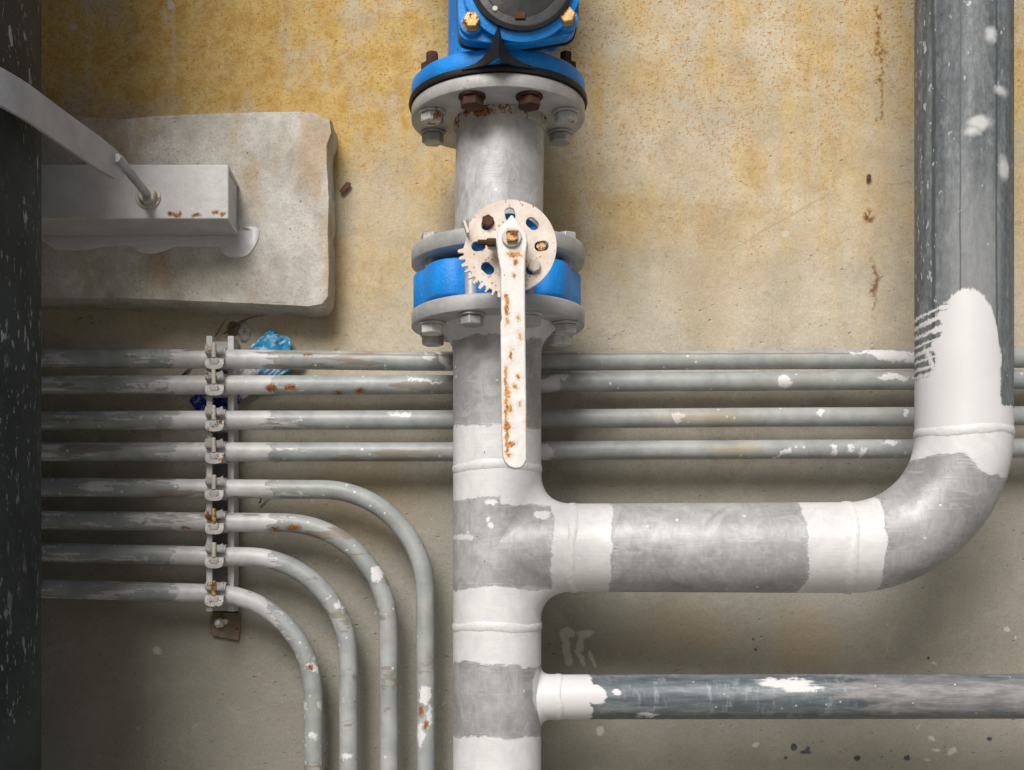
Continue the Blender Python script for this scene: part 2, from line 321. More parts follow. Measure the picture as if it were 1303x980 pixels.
def mat_big_pipe():
    b = B('dark_speckled_steel')
    n1 = b.noise(9, 4); n2 = b.noise(50, 4, .7)
    g = b.mix(b.sm(n1, .3, .7), (.014, .021, .023), (.036, .048, .051))
    g = b.mix(b.mul(b.sm(n2, .56, .75), .5), g, (.035, .044, .047))
    wv = b.noise(40, 3)
    v = b.vec(b.add(b.x, b.mul(wv, .02)), b.y, b.add(b.mul(b.z, .5), b.mul(wv, .02)))
    for sc, t0, c in ((46, .612, (.32, .34, .36)), (120, .615, (.24, .28, .30)), (24, .665, (.16, .19, .20))):
        f_ = b.noise(sc, 4, .62, v=b.vec(b.mul(b.x, 1.3), b.mul(b.y, 1.3), b.add(b.mul(b.z, .62), sc)))
        g = b.mix(b.mul(b.sm(f_, t0, t0+.045), b.sm(b.noise(7, 3), .34, .55)), g, c)
    return b.done(g, .6, .0, spec=.2, height=b.add(n2, n1), bd=.001, bs=.5)

def mat_steel_paint(name, col0, col1, rustk=0.0, d0=1.55, spots=None, rough=.45, edge=False, metal=0.0):
    b = B(name); U, V = b.px(d0)
    n1 = b.noise(30, 4, .62); n2 = b.noise(160, 4, .7)
    col = b.mix(b.sm(n1, .3, .7), col0, col1)
    col = b.mix(b.mul(b.sm(n2, .56, .74), .2), col, tuple(c*.5 for c in col0))
    ro = rough
    if rustk:
        rm = b.sm(b.add(b.mul(n1, .55), b.mul(n2, .5)), .66-rustk, .72-rustk)
        rc = b.mix(b.sm(b.noise(300, 3, .7), .4, .62), (.36, .13, .03), RUST2)
        col = b.mix(rm, col, rc); ro = b.mix(rm, (rough,)*3, (.9,)*3)
    if spots:
        col, ro = rusty(b, col, rough, spots, U, V, 9, 120)
    return b.done(col, ro, metal, b.add(n2, b.mul(n1, .5)), .0008, .6)

def mat_blue():
    b = B('blue_valve_paint')
    n1 = b.noise(22, 4, .6); n2 = b.noise(240, 3, .7)
    col = b.mix(b.sm(n1, .3, .7), (.002, .20, .64), (.008, .285, .84))
    col = b.mix(b.mul(b.sm(b.noise(55, 4, .7), .56, .68), .35), col, (.02, .13, .38))
    d_, r1, _ = b.vor(130, b.vec(b.add(b.x, b.mul(n2, .004)), b.y, b.z))
    col = b.mix(b.mul(b.sm(d_, .22, .12), b.mul(b.m('GREATER_THAN', r1, .9), .7)), col, (.32, .46, .62))
    d_, r1, _ = b.vor(75)
    col = b.mix(b.mul(b.sm(d_, .15, .08), b.m('GREATER_THAN', r1, .93)), col, (.03, .025, .02))
    return b.done(col, .5, 0, b.add(n2, b.mul(b.noise(600, 2), .6)), .0011, .7)
def mat_plain(name, col, rough=.5, metal=0.0, var=.25, sc=90, bd=.0006):
    b = B(name); n = b.noise(sc, 4, .65)
    return b.done(b.gain(col, b.sm(n, .25, .75, 1-var, 1+var)), rough, metal, n, bd, .6)

def mat_speckled_cream():                                  # notched plate: cream paint peppered with fine rust
    b = B('cream_paint_with_rust_specks'); U, V = b.px(1.352)
    n1 = b.noise(45, 4, .65); n2 = b.noise(260, 3, .7)
    col = b.mix(b.sm(n1, .3, .7), (.60, .51, .43), (.72, .67, .62))
    d_, r1, _ = b.vor(260)
    mk = b.mul(b.sm(d_, .40, .18), b.m('GREATER_THAN', r1, .55))
    col = b.mix(b.mul(mk, b.sm(b.noise(40, 3), .42, .58)), col, (.38, .17, .05))
    col = b.mix(b.mul(b.sm(b.add(b.mul(n1, .5), b.mul(n2, .5)), .58, .64), .7), col, (.47, .25, .09))
    return b.done(col, .6, 0, n2, .0006, .6)

def mat_lever():
    b = B('white_lever_paint'); U, V = b.px(1.325)
    n1 = b.noise(60, 4, .65); n2 = b.noise(300, 3, .7)
    col = b.mix(b.sm(n1, .3, .7), (.66, .65, .635), (.76, .755, .75))
    sp = [('cap', 644, 378, 645, 400, 2.2), ('cap', 643, 470, 645, 575, 1.2), ('ell', 646, 500, 2.5, 6), ('ell', 648, 520, 2, 5), ('ell', 645, 545, 3, 6), ('ell', 650, 565, 4, 3), ('ell', 660, 480, 2, 2), ('ell', 672, 540, 1.5, 5), ('ell', 655, 492, 2, 3), ('ell', 662, 515, 1.5, 2), ('ell', 650, 452, 2, 4), ('ell', 655, 325, 7, 3), ('ell', 656, 335, 3, 4), ('ell', 654, 352, 2, 2), ('ell', 645, 410, 2, 3), ('ell', 660, 405, 1.2, 2), ('ell', 662, 430, 1.2, 3), ('ell', 647, 580, 3, 3)]
    r = b.sdf(*b.warp(U, V, 9, 130, 6, 400), sp)
    col = b.mix(b.mul(b.sm(b.add(r, b.mul(b.sub(n2, .5), 14)), 6, -1), .55), col, (.60, .43, .22))
    dk, r1, _ = b.vor(210); col = b.mix(b.mul(b.mul(b.sm(dk, .25, .1), b.m('GREATER_THAN', r1, .9)), .8), col, (.30, .19, .10))
    m1 = b.sm(b.add(r, b.mul(b.sub(b.noise(500, 3, .75), .5), 7)), 1.2, -.4)
    col = b.mix(m1, col, b.mix(b.sm(n2, .4, .62), (.55, .25, .045), (.25, .085, .02)))
    return b.done(col, .45, 0, b.add(n2, n1), .0006, .6)

def mat_wrapper():
    b = B('printed_plastic_film')
    U, V = b.warp(*b.px(1.70), 10, 30)
    t = b.add(b.mul(U, .67), b.mul(V, -.74)); q = b.add(b.mul(U, .74), b.mul(V, .67))     # along / across the packet in photo pixels
    c = b.mix(b.sm(t, -172, -166), (.010, .06, .42), (.55, .54, .53))
    st = b.sm(b.m('SINE', b.mul(b.add(b.mul(U, .8), V), .85)), .1, .5)
    c = b.mix(b.sm(t, -132, -130), c, b.mix(st, (.03, .26, .52), (.50, .50, .50)))
    c = b.mix(b.sm(t, -108, -106), c, (.04, .33, .60))
    c = b.mix(b.mul(b.sm(b.noise(110, 3), .55, .6), .5), c, (.62, .64, .66))
    return b.done(c, .42, 0, b.noise(60, 3), .002, .6)

M = dict(
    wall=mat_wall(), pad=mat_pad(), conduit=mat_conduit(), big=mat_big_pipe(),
    riser=mat_pipe('painted_riser_steel', 1.50, [('box', 540, 720, 541, 634), ('box', 638, 740, 600, 642), ('box', 540, 720, 750, 846), ('box', 640, 720, 758, 850), ('box', 540, 720, 942, 1900), ('box', 540, 720, 380, 427), ('box', 703, 800, 560, 800)],
                   splash=[('cap', 570, 682, 600, 683, 3), ('ell', 623, 669, 4, 4), ('ell', 620, 661, 2, 3), ('ell', 690, 655, 10, 6), ('ell', 625, 640, 8, 4), ('ell', 686, 880, 8, 26)]),
    tee=None, spool=mat_pipe('bare_spool_steel', 1.50, [('box', 0, 1, 0, 1)], 1.25),
    branch=mat_pipe('painted_branch_steel', 1.455, [('box', 690, 784, 560, 820), ('box', 1025, 1137, 560, 820)]),
    elbow=mat_pipe('painted_elbow_steel', 1.455, [('box', 1034, 1121, 560, 820), ('box', 1130, 1320, 440, 582), ('ell', 1268, 560, 60, 52)], .92),
    upright=mat_dark_galv(), small=mat_small_branch(),
    flange=mat_steel_paint('grey_flange_paint', (.32, .32, .315), (.44, .44, .435), .03),
    flange_low=mat_steel_paint('grey_flange_paint_clean', (.30, .305, .305), (.42, .425, .425), 0),
    bolt=mat_steel_paint('dull_zinc_bolt', (.30, .31, .31), (.46, .47, .47), .02, metal=.3),
    bolt_paint=mat_steel_paint('white_painted_bolt', (.42, .42, .42), (.66, .655, .65), .03),
    rust=mat_steel_paint('rusted_bolt', (.045, .018, .010), (.10, .038, .016), .05, rough=.9),
    rust_half=mat_steel_paint('half_rusted_bolt', (.40, .40, .40), (.52, .52, .51), .12),
    gold=mat_steel_paint('yellow_zinc_bolt', (.50, .30, .11), (.62, .42, .20), .14, rough=.4, metal=.3),
    blue=mat_blue(),
    rubber=mat_plain('black_rubber', (.010, .010, .011), .55),
    cover=mat_plain('black_cover_plastic', (.022, .023, .025), .35),
    weld=mat_steel_paint('rusty_weld', (.33, .31, .27), (.46, .45, .42), .15),
    cream=mat_speckled_cream(), lever=mat_lever(),
    beam=mat_steel_paint('white_beam_paint', (.50, .49, .485), (.60, .59, .585), 0, 1.583, [('ell', 217, 273, 3, 3), ('ell', 223, 274, 3, 2), ('ell', 228, 272, 2, 2), ('ell', 250, 274, 4, 2), ('ell', 274, 270, 3, 2), ('ell', 284, 272, 3, 2)]),
    strap=mat_steel_paint('grey_strap_paint', (.33, .34, .36), (.42, .43, .45), 0),
    nut=mat_steel_paint('cream_nut_paint', (.46, .43, .37), (.60, .56, .49), .05),
    rail=mat_steel_paint('painted_rail_steel', (.54, .535, .525), (.66, .655, .64), .02),
    clamp=mat_steel_paint('painted_clamp_steel', (.40, .395, .38), (.56, .55, .53), .075),
    spill=mat_plain('white_paint_spill', (.70, .69, .71), .35, 0, .06, 60),
    wrapper=mat_wrapper(), flake=mat_plain('brown_flake', (.12, .055, .03), .8),
    twig=mat_plain('dry_root', (.09, .06, .035), .9), mortar=mat_plain('pale_mortar', (.42, .40, .37), .9, 0, .3, 60, .003),
    ground=mat_plain('concrete_ground', (.30, .29, .26), .9, 0, .35, 4, .004), dirt=mat_steel_paint('dirty_grout', (.13, .10, .065), (.24, .19, .13), .06, rough=.95),
)

# ------------------------------------------------------------------ mesh helpers
class MB:
    def __init__(s): s.v, s.f = [], []
    def add(s, vs, fs, M_=None):
        o = len(s.v)
        s.v += [tuple(M_ @ Vector(p)) if M_ else tuple(p) for p in vs]; s.f += [tuple(i+o for i in f) for f in fs]
        return s
    def lathe(s, prof, n=48, M_=None, a0=0, caps=True):
        vs, fs = [], []
        for (r, z) in prof:
            for k in range(n):
                a = a0+2*math.pi*k/n; vs.append((r*math.cos(a), r*math.sin(a), z))
        for i in range(len(prof)-1):
            for k in range(n):
                k2 = (k+1) % n; fs.append((i*n+k, i*n+k2, (i+1)*n+k2, (i+1)*n+k))
        if caps:
            fs.append(tuple(range(n))[::-1]); fs.append(tuple((len(prof)-1)*n+k for k in range(n)))
        return s.add(vs, fs, M_)
    def ring(s, prof, n=48, M_=None):                # closed profile round the axis
        m = len(prof); vs, fs = [], []
        for (r, z) in prof:
            for k in range(n):
                a = 2*math.pi*k/n; vs.append((r*math.cos(a), r*math.sin(a), z))
        for i in range(m):
            j = (i+1) % m
            for k in range(n):
                k2 = (k+1) % n; fs.append((i*n+k, i*n+k2, j*n+k2, j*n+k))
        return s.add(vs, fs, M_)
    def tube(s, pts, r, n=32, caps=True, jit=0.0):
        pts = [Vector(p) for p in pts]; rs = r if isinstance(r, (list, tuple)) else [r]*len(pts)
        t = (pts[1]-pts[0]).normalized()
        up = Vector((0, 0, 1)) if abs(t.z) < .9 else Vector((0, 1, 0))
        nx = t.cross(up).normalized(); vs, fs = [], []
        for i, p in enumerate(pts):
            a = pts[max(i-1, 0)]; c = pts[min(i+1, len(pts)-1)]; t = (c-a).normalized()
            nx = (nx-t*nx.dot(t)).normalized(); ny = t.cross(nx)
            for k in range(n):
                an = 2*math.pi*k/n; rr = rs[i]*(1+random.uniform(-jit, jit))
                vs.append(p+nx*(rr*math.cos(an))+ny*(rr*math.sin(an)))
        for i in range(len(pts)-1):
            for k in range(n):
                k2 = (k+1) % n; fs.append((i*n+k, i*n+k2, (i+1)*n+k2, (i+1)*n+k))
        if caps: fs += [tuple(range(n))[::-1], tuple((len(pts)-1)*n+k for k in range(n))]
        return s.add(vs, fs)
    def prism(s, poly, z0, z1, M_=None):
        n = len(poly)
        vs = [(x, y, z0) for x, y in poly]+[(x, y, z1) for x, y in poly]
        fs = [tuple(range(n))[::-1], tuple(range(n, 2*n))]+[(i, (i+1) % n, n+(i+1) % n, n+i) for i in range(n)]
        return s.add(vs, fs, M_)
    def box(s, x0, x1, y0, y1, z0, z1, M_=None):
        return s.prism([(x0, y0), (x1, y0), (x1, y1), (x0, y1)], z0, z1, M_)
    def mesh(s, name, m, org=(0, 0, 0), ang=35):
        me = bpy.data.meshes.new(name); o = Vector(org)
        me.from_pydata([tuple(Vector(v)-o) for v in s.v], [], s.f)
        bm = bmesh.new(); bm.from_mesh(me); bmesh.ops.recalc_face_normals(bm, faces=bm.faces); bm.to_mesh(me); bm.free()
        me.shade_smooth(); me.set_sharp_from_angle(angle=R(ang)); me.materials.append(m)
        return me

def frame(loc, zax, xhint=(1, 0, 0)):
    z = Vector(zax).normalized(); x = Vector(xhint); x = (x-z*x.dot(z))
    if x.length < 1e-4: x = Vector((0, 1, 0))-z*z.y
    x.normalize(); y = z.cross(x)
    return Matrix.Translation(Vector(loc)) @ Matrix((x, y, z)).transposed().to_4x4()

def thing(name, label, cat, loc=(0, 0, 0), group=None):
    o = bpy.data.objects.new(name, None); COL.objects.link(o); o.location = loc; o.empty_display_size = .03
    tag(o, label, cat, group); o['org'] = list(Vector(loc)); return o
def tag(o, label, cat, group=None):
    o['label'] = label; o['category'] = cat
    if group: o['group'] = group
    return o
def obj(name, mb, m, parent=None, bev=0, seg=2, loc=None, ang=35, label=None):
    org = Vector(loc) if loc is not None else Vector((0, 0, 0))
    if parent is not None: org = Vector(parent['org'])
    o = bpy.data.objects.new(name, mb.mesh(name, m, org, ang)); COL.objects.link(o)
    o['org'] = list(org)
    if parent is not None: o.parent = parent
    else: o.location = org
    if bev:
        b = o.modifiers.new('bevel', 'BEVEL'); b.width = bev; b.segments = seg; b.limit_method = 'ANGLE'; b.angle_limit = R(40); b.harden_normals = True
    if label: o['label'] = label
    return o
def inst(name, me, parent, mat4, bev=0, label=None):        # a part that shares mesh data; mat4 in world space
    o = bpy.data.objects.new(name, me); COL.objects.link(o)
    o.parent = parent; o.matrix_basis = Matrix.Translation(-Vector(parent['org'])) @ mat4
    o['org'] = list(Vector(parent['org']))
    if bev:
        b = o.modifiers.new('bevel', 'BEVEL'); b.width = bev; b.segments = 2; b.limit_method = 'ANGLE'; b.angle_limit = R(40)
    if label: o['label'] = label
    return o

def arc(c, u, v, r, a0, a1, n):
    return [Vector(c)+Vector(u)*(r*math.cos(a0+(a1-a0)*k/n))+Vector(v)*(r*math.sin(a0+(a1-a0)*k/n)) for k in range(n+1)]
def bead(c, ax, Rr, r, n=96):                              # an uneven weld bead round a pipe
    mb = MB(); Mx = frame(c, ax); ph = [random.uniform(0, 6.28) for _ in range(4)]; m = 8; vs, fs = [], []
    for k in range(n):
        a = 2*math.pi*k/n; w_ = 1+.12*math.sin(3*a+ph[0])+.07*math.sin(8*a+ph[1])+random.uniform(-.05, .05)
        off = .0015*math.sin(3*a+ph[2])+random.uniform(-.0004, .0004)
        for j in range(m):
            t = 2*math.pi*j/m; vs.append(((Rr+r*w_*math.cos(t)*.8)*math.cos(a), (Rr+r*w_*math.cos(t)*.8)*math.sin(a), off+3.2*r*w_*math.sin(t)))
    for k in range(n):
        for j in range(m):
            fs.append((k*m+j, ((k+1) % n)*m+j, ((k+1) % n)*m+(j+1) % m, k*m+(j+1) % m))
    return mb.add(vs, fs, Mx)

# ------------------------------------------------------------------ setting: ground and wall
GZ = -0.95
g = obj('ground', MB().box(-30, 30, -60, 30, GZ-.3, GZ), M['ground']); g['kind'] = 'structure'
wmb = MB(); nx, nz = 150, 110; x0, x1, z0, z1 = -1.5, 1.6, GZ-.1, 1.6
vs, fs = [], []
from mathutils import noise as mn
for j in range(nz+1):
    for i in range(nx+1):
        x = x0+(x1-x0)*i/nx; z = z0+(z1-z0)*j/nz
        y = .0035*mn.noise((x*4, z*4, 0))+.0012*mn.noise((x*17, z*17, 3))
        if i in (0, nx) or j in (0, nz): y = .25
        vs.append((x, y, z))
for j in range(nz):
    for i in range(nx):
        a = j*(nx+1)+i; fs.append((a, a+1, a+nx+2, a+nx+1))
wmb.add(vs, fs); wmb.box(x0, x1, .25, .30, z0, z1)
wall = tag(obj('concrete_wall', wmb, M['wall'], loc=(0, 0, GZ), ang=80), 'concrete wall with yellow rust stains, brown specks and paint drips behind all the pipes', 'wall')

# ------------------------------------------------------------------ concrete pad, beam, paint spill
pad_t = .06; dpf = D-pad_t
pd = thing('concrete_pad', 'rough pale concrete pad projecting from the wall behind the white steel beam', 'concrete pad', P(240, 268, dpf))
outline = []
corners = [(-60, 150), (98, 147), (150, 151), (195, 146), (260, 143), (330, 141), (398, 141), (412, 147), (421, 152), (423, 168), (417, 185), (418, 215), (420, 250), (419, 300), (420, 350), (419, 378), (412, 388), (395, 391), (330, 388), (250, 385), (150, 381), (60, 379), (-60, 378)]
for i in range(len(corners)):
    a, c = corners[i], corners[(i+1) % len(corners)]; n = max(1, int(math.hypot(c[0]-a[0], c[1]-a[1])/6))
    for k in range(n): outline.append((a[0]+(c[0]-a[0])*k/n, a[1]+(c[1]-a[1])*k/n))
mb = MB(); loops = []
cx, cy = 240, 265
prof = [(1.012, .004, 1.5), (1.006, -.02, 1.2), (1.004, -.045, 1.2), (1.0, -.055, .9), (.990, -pad_t, .4), (.97, -pad_t-.0005, 0)]
vs, fs = [], []; n = len(outline)
for (sc_, y, j) in prof:
    for (px_, py_) in outline:
        q = P(px_, py_, dpf)
        ctr = P(cx, cy, dpf); e = q-ctr
        dd = Vector((e.x, 0, e.z)).normalized()
        q = ctr+e-dd*((1.0-sc_)*.22)
        nz_ = mn.noise((q.x*45, y*60, q.z*45))*.0010*j+mn.noise((q.x*140, y*140, q.z*140))*.0010*j
        vs.append((q.x+dd.x*nz_, y+.0008*mn.noise((q.x*60, 5, q.z*60)), q.z+dd.z*nz_))
for i in range(len(prof)-1):
    for k in range(n):
        k2 = (k+1) % n; fs.append((i*n+k, i*n+k2, (i+1)*n+k2, (i+1)*n+k))
fs.append(tuple((len(prof)-1)*n+k for k in range(n)))
mb.add(vs, fs); obj('slab', mb, M['pad'], pd, ang=50)
# thick paint that ran off the beam on to the slab
def blob(poly, d, t, m, parent, name):
    mb = MB(); pts = []
    k = len(poly)
    for i in range(k):
        p0, p1, p2, p3 = [Vector((*poly[(i+j-1) % k], 0)) for j in range(4)]
        for s_ in range(5):
            q = s_/5; pts.append(.5*((2*p1)+(p2-p0)*q+(2*p0-5*p1+4*p2-p3)*q*q+(3*p1-p0-3*p2+p3)*q*q*q))
    cxx = sum(p.x for p in pts)/len(pts); cyy = sum(p.y for p in pts)/len(pts); vs, fs = [], []
    lay = [(0, -.0005), (0, t*.5), (.8, t)]
    for ins, h in lay:
        for i, p in enumerate(pts):
            tn = (pts[(i+1) % len(pts)]-pts[i-1]).normalized(); nr = Vector((-tn.y, tn.x, 0))
            q = p+nr*ins if ins else p
            w_ = P(q.x, q.y, d-h); vs.append(tuple(w_))
    n = len(pts)
    for i in range(2):
        for k2 in range(n): fs.append((i*n+k2, i*n+(k2+1) % n, (i+1)*n+(k2+1) % n, (i+1)*n+k2))
    fs.append(tuple(2*n+i for i in range(n)))
    mb.add(vs, fs); return obj(name, mb, m, parent, ang=60)
blob([(66, 292), (300, 294), (309, 290), (319, 288), (327, 290), (330, 296), (328, 306), (323, 316), (315, 325), (303, 328), (291, 327), (283, 322), (279, 316), (268, 314), (240, 314), (222, 314), (208, 320), (192, 323), (176, 320), (165, 313), (140, 313), (110, 318), (85, 318), (68, 316)], dpf, .0022, M['spill'], pd, 'paint_spill')

bf, bb = 1.583, dpf-.0022
A0, A1 = P(-150, 212, bf), P(291, 209, bf); B0, B1 = P(-150, 281, bf), P(291, 279, bf)
bmh = thing('steel_beam', 'white painted steel beam stub with rust specks along its lower edge on concrete pad', 'beam', (A1+B1)/2)
yf, yb = bf-D, bb-D
zt, zb = A1.z, B1.z; xe = A1.x; xs = A0.x
mb = MB()                                                    # a channel lying on its flanges: web to the front
t_ = .006
mb.prism([(yf, zb), (yf, zt), (yb, zt), (yb, zt-t_), (yf+t_, zt-t_), (yf+t_, zb+t_), (yb, zb+t_), (yb, zb)], xs, xe, Matrix(((0, 0, 1, 0), (1, 0, 0, 0), (0, 1, 0, 0), (0, 0, 0, 1))))
obj('channel', mb, M['beam'], bmh, .0022, 3)
obj('end_plate', MB().box(xe-.007, xe-.002, yf+t_+.0005, yb, zb+t_+.0005, zt-t_-.0005), M['beam'], bmh, .0008)

# ------------------------------------------------------------------ big dark pipe and its strap
BR = .28; bc = Vector((-.730, 1.303-D, 0))
mb = MB().tube([(bc.x, bc.y, GZ), (bc.x, bc.y, 1.9)], BR, 128)
tag(obj('large_pipe', mb, M['big'], loc=(bc.x, bc.y, GZ)), 'very large dark steel pipe with white flecks standing upright in front of the beam', 'pipe')
rod0, rod1 = P(183, 250, bf), P(150, 206, 1.458)
st = thing('pipe_strap', 'grey flat steel strap bolted to white beam and wrapping the large dark pipe', 'strap', rod0)
pts = [(rod0.x-.000, 1.470-D), (rod0.x-.002, 1.44-D), (-.404, 1.40-D), (-.420, 1.33-D)]
c_ = Vector((bc.x, bc.y)); a0 = math.atan2(1.26-D-bc.y, -.4345-bc.x); r0 = math.hypot(1.26-D-bc.y, -.4345-bc.x)
nseg = 40
for k in range(nseg+1):
    a = a0-(math.pi+2*a0-.02)*k/nseg if False else a0+(-math.pi-2*a0)*k/nseg
    rr = r0+(BR+.002-r0)*min(1, k/8)
    pts.append((c_.x+rr*math.cos(a), c_.y+rr*math.sin(a)))
zlo, zhi = .4815, .5205; th = .0045
vs, fs = [], []
def zr(i):                                                   # end of the strap is cut to a taper
    return (.4985, .5210) if i == 0 else ((.4850, .5208) if i == 1 else (zlo, zhi))
for i, p in enumerate(pts):
    a = Vector(pts[max(i-1, 0)]); c = Vector(pts[min(i+1, len(pts)-1)]); t = (c-a).normalized(); nr = Vector((t.y, -t.x))*th
    zl, zh = zr(i)
    vs += [(p[0], p[1], zl), (p[0], p[1], zh), (p[0]-nr.x, p[1]-nr.y, zh), (p[0]-nr.x, p[1]-nr.y, zl)]
for i in range(len(pts)-1):
    for k in range(4): fs.append((4*i+k, 4*i+(k+1) % 4, 4*i+4+(k+1) % 4, 4*i+4+k))
fs += [(3, 2, 1, 0), tuple(4*(len(pts)-1)+k for k in range(4))]
mb = MB(); mb.add(vs, fs); obj('band', mb, M['strap'], st, .0012, 2, ang=30)
rodx = rod0.x+.006; rz = rod0.z
mb = MB().tube([(rodx, yf+.01, rz), (rodx, 1.445-D, rz-.001), (rodx-.002, 1.438-D, rz-.001)], [.0055, .0055, .005], 20); obj('threaded_rod', mb, M['strap'], st)
mb = MB().lathe([(.0165, 0), (.0165, .0025)], 32, frame((rodx, yf, rz), (0, -1, 0))); obj('washer', mb, M['nut'], st, .0006)
mb = MB().lathe([(.0115, .0025), (.0125, .0035), (.0125, .011), (.0115, .012)], 6, frame((rodx, yf, rz), (0, -1, 0)), a0=.3); obj('nut', mb, M['nut'], st, .0006)

# ------------------------------------------------------------------ conduits
cd, cr = 1.665, .0130
cl = {1: ('topmost straight grey conduit, split along its upper edge by a thin rust line', [(60, 456), (300, 457), (560, 460), (690, 459.5), (1154, 457), (1303, 456)]),
      2: ('second straight grey conduit from the top, with orange rust spots right of the rail', [(60, 490), (560, 490), (690, 487), (1154, 484), (1303, 483)]),
      3: ('third straight grey conduit from the top, with a brown bare strip right of the rail', [(60, 535), (560, 534.5), (690, 533), (1154, 530), (1303, 529)]),
      4: ('lowest of the straight grey conduits, last one running behind the thick pipes', [(60, 575), (560, 575), (690, 573.5), (1154, 571), (1303, 570)])}
grp_s = 'straight grey conduits running behind the thick pipes'; grp_b = 'grey conduits bent downward below the straight ones'
def extend(a, b, k): return a+(a-b).normalized()*k
for i, (lab, pp) in cl.items():
    ps = [P(x, y, cd) for x, y in pp]
    ps = [extend(ps[0], ps[1], .85)]+ps+[extend(ps[-1], ps[-2], .5)]
    fin = []
    for a, b_ in zip(ps, ps[1:]):
        nn = max(2, int((b_-a).length/.04))
        fin += [a.lerp(b_, k/nn) for k in range(nn)]
    fin.append(ps[-1])
    for _ in range(3): fin = [fin[0]]+[(fin[k-1]+fin[k]*2+fin[k+1])/4 for k in range(1, len(fin)-1)]+[fin[-1]]
    # slight waviness of a real tube
    fin = [p+Vector((0, .0008*mn.noise((p.x*5, i, 0)), .0006*mn.noise((p.x*6, i, 4)))) for p in fin]
    o = tag(obj('conduit', MB().tube(fin, cr, 32), M['conduit'], loc=fin[len(fin)//2]), lab, 'conduit', grp_s)
bent = {5: ('outermost bent grey conduit, nearest the thick riser, with rust chips near its foot', 620, 622, 541, 132),
        6: ('second bent grey conduit from outside, with an orange rust spot just right of the rail', 662, 664.5, 494, 134),
        7: ('third bent grey conduit from outside, heavily smeared with white paint on its bend', 703, 708, 443, 130),
        8: ('innermost and lowest bent grey conduit, with a small round hole spot on its bend', 749, 756, 398, 128)}
for i, (lab, yl, yr, xv, rad) in bent.items():
    a = P(60, yl, cd); b_ = P(290, yr, cd); t1 = (b_-a).normalized()
    xw = P(xv, 0, cd).x; tip = a+t1*((xw-a.x)/t1.x); t2 = Vector((0.004, 0, -1)).normalized()
    ang = math.acos(t1.dot(t2)); rr = rad*cd/F; L = rr*math.tan(ang/2)
    s0 = tip-t1*L; nrm = (t2-t1*t1.dot(t2)).normalized(); cc = s0+nrm*rr
    path = [extend(a, b_, .85), a.lerp(s0, .0)]
    path = [path[0].lerp(s0, k/24) for k in range(24)]
    path += [cc-nrm*(rr*math.cos(ang*k/40))+t1*(rr*math.sin(ang*k/40)) for k in range(41)]
    e = path[-1]; path += [e+t2*(k*.04) for k in range(1, 40) if e.z-k*.04 > GZ]+[Vector((e.x, e.y, GZ))]
    tag(obj('conduit', MB().tube(path, cr, 32), M['conduit'], loc=path[-1]), lab, 'conduit', grp_b)

# ------------------------------------------------------------------ strut rail with clamps
rx0, rx1 = P(263, 0, 1.679).x, P(298, 0, 1.679).x; rzt, rzb = P(0, 428, 1.679).z, P(0, 778, 1.679).z
rl = thing('strut_rail', 'white painted slotted steel rail fixed upright on wall holding the row of conduits', 'mounting rail', ((rx0+rx1)/2, 0, rzb))
ry = -.0405; lip = .0085; t_ = .0026
prof = [(rx0, 0), (rx0, ry), (rx0+lip, ry), (rx0+lip, ry+.007), (rx0+lip-t_, ry+.007), (rx0+lip-t_, ry+t_), (rx0+t_, ry+t_), (rx0+t_, -t_), (rx1-t_, -t_), (rx1-t_, ry+t_), (rx1-lip+t_, ry+t_), (rx1-lip+t_, ry+.007), (rx1-lip, ry+.007), (rx1-lip, ry), (rx1, ry), (rx1, 0)]
obj('channel', MB().prism([(x, y-.004) for x, y in prof], rzb, rzt), M['rail'], rl, .0008)
for py_ in (480, 605, 730):                                    # fixing screws inside the slot
    obj('fixing_screw', MB().lathe([(.007, 0), (.007, .003), (.004, .005)], 12, frame(((rx0+rx1)/2, -.007, P(0, py_+25, 1.7).z), (0, -1, 0))), M['bolt'], rl)
ap = P(287, 794, 1.715)
mb = MB(); poly = [(-.020, -.016), (-.012, -.018), (.018, -.024), (.021, -.006), (.020, .016), (-.018, .017), (-.021, .002)]
mb.prism(poly, .0, .007, frame(ap+Vector((0, .004, 0)), (0, -1, 0), (1, 0, 0))); obj('grout_patch', mb, M['dirt'], rl, .002)
obj('anchor_bolt', MB().lathe([(.0075, 0), (.0075, .006), (.006, .007), (.0042, .007), (.0042, .014), (.0035, .015)], 6, frame(P(280, 793, 1.712)+Vector((0, -.001, 0)), (0, -1, .1)), a0=.2), M['bolt_paint'], rl, .0005)
obj('anchor_stud', MB().lathe([(.004, 0), (.004, .011), (.003, .012)], 12, frame(P(288, 790, 1.712), (0, -1, -.1))), M['nut'], rl)

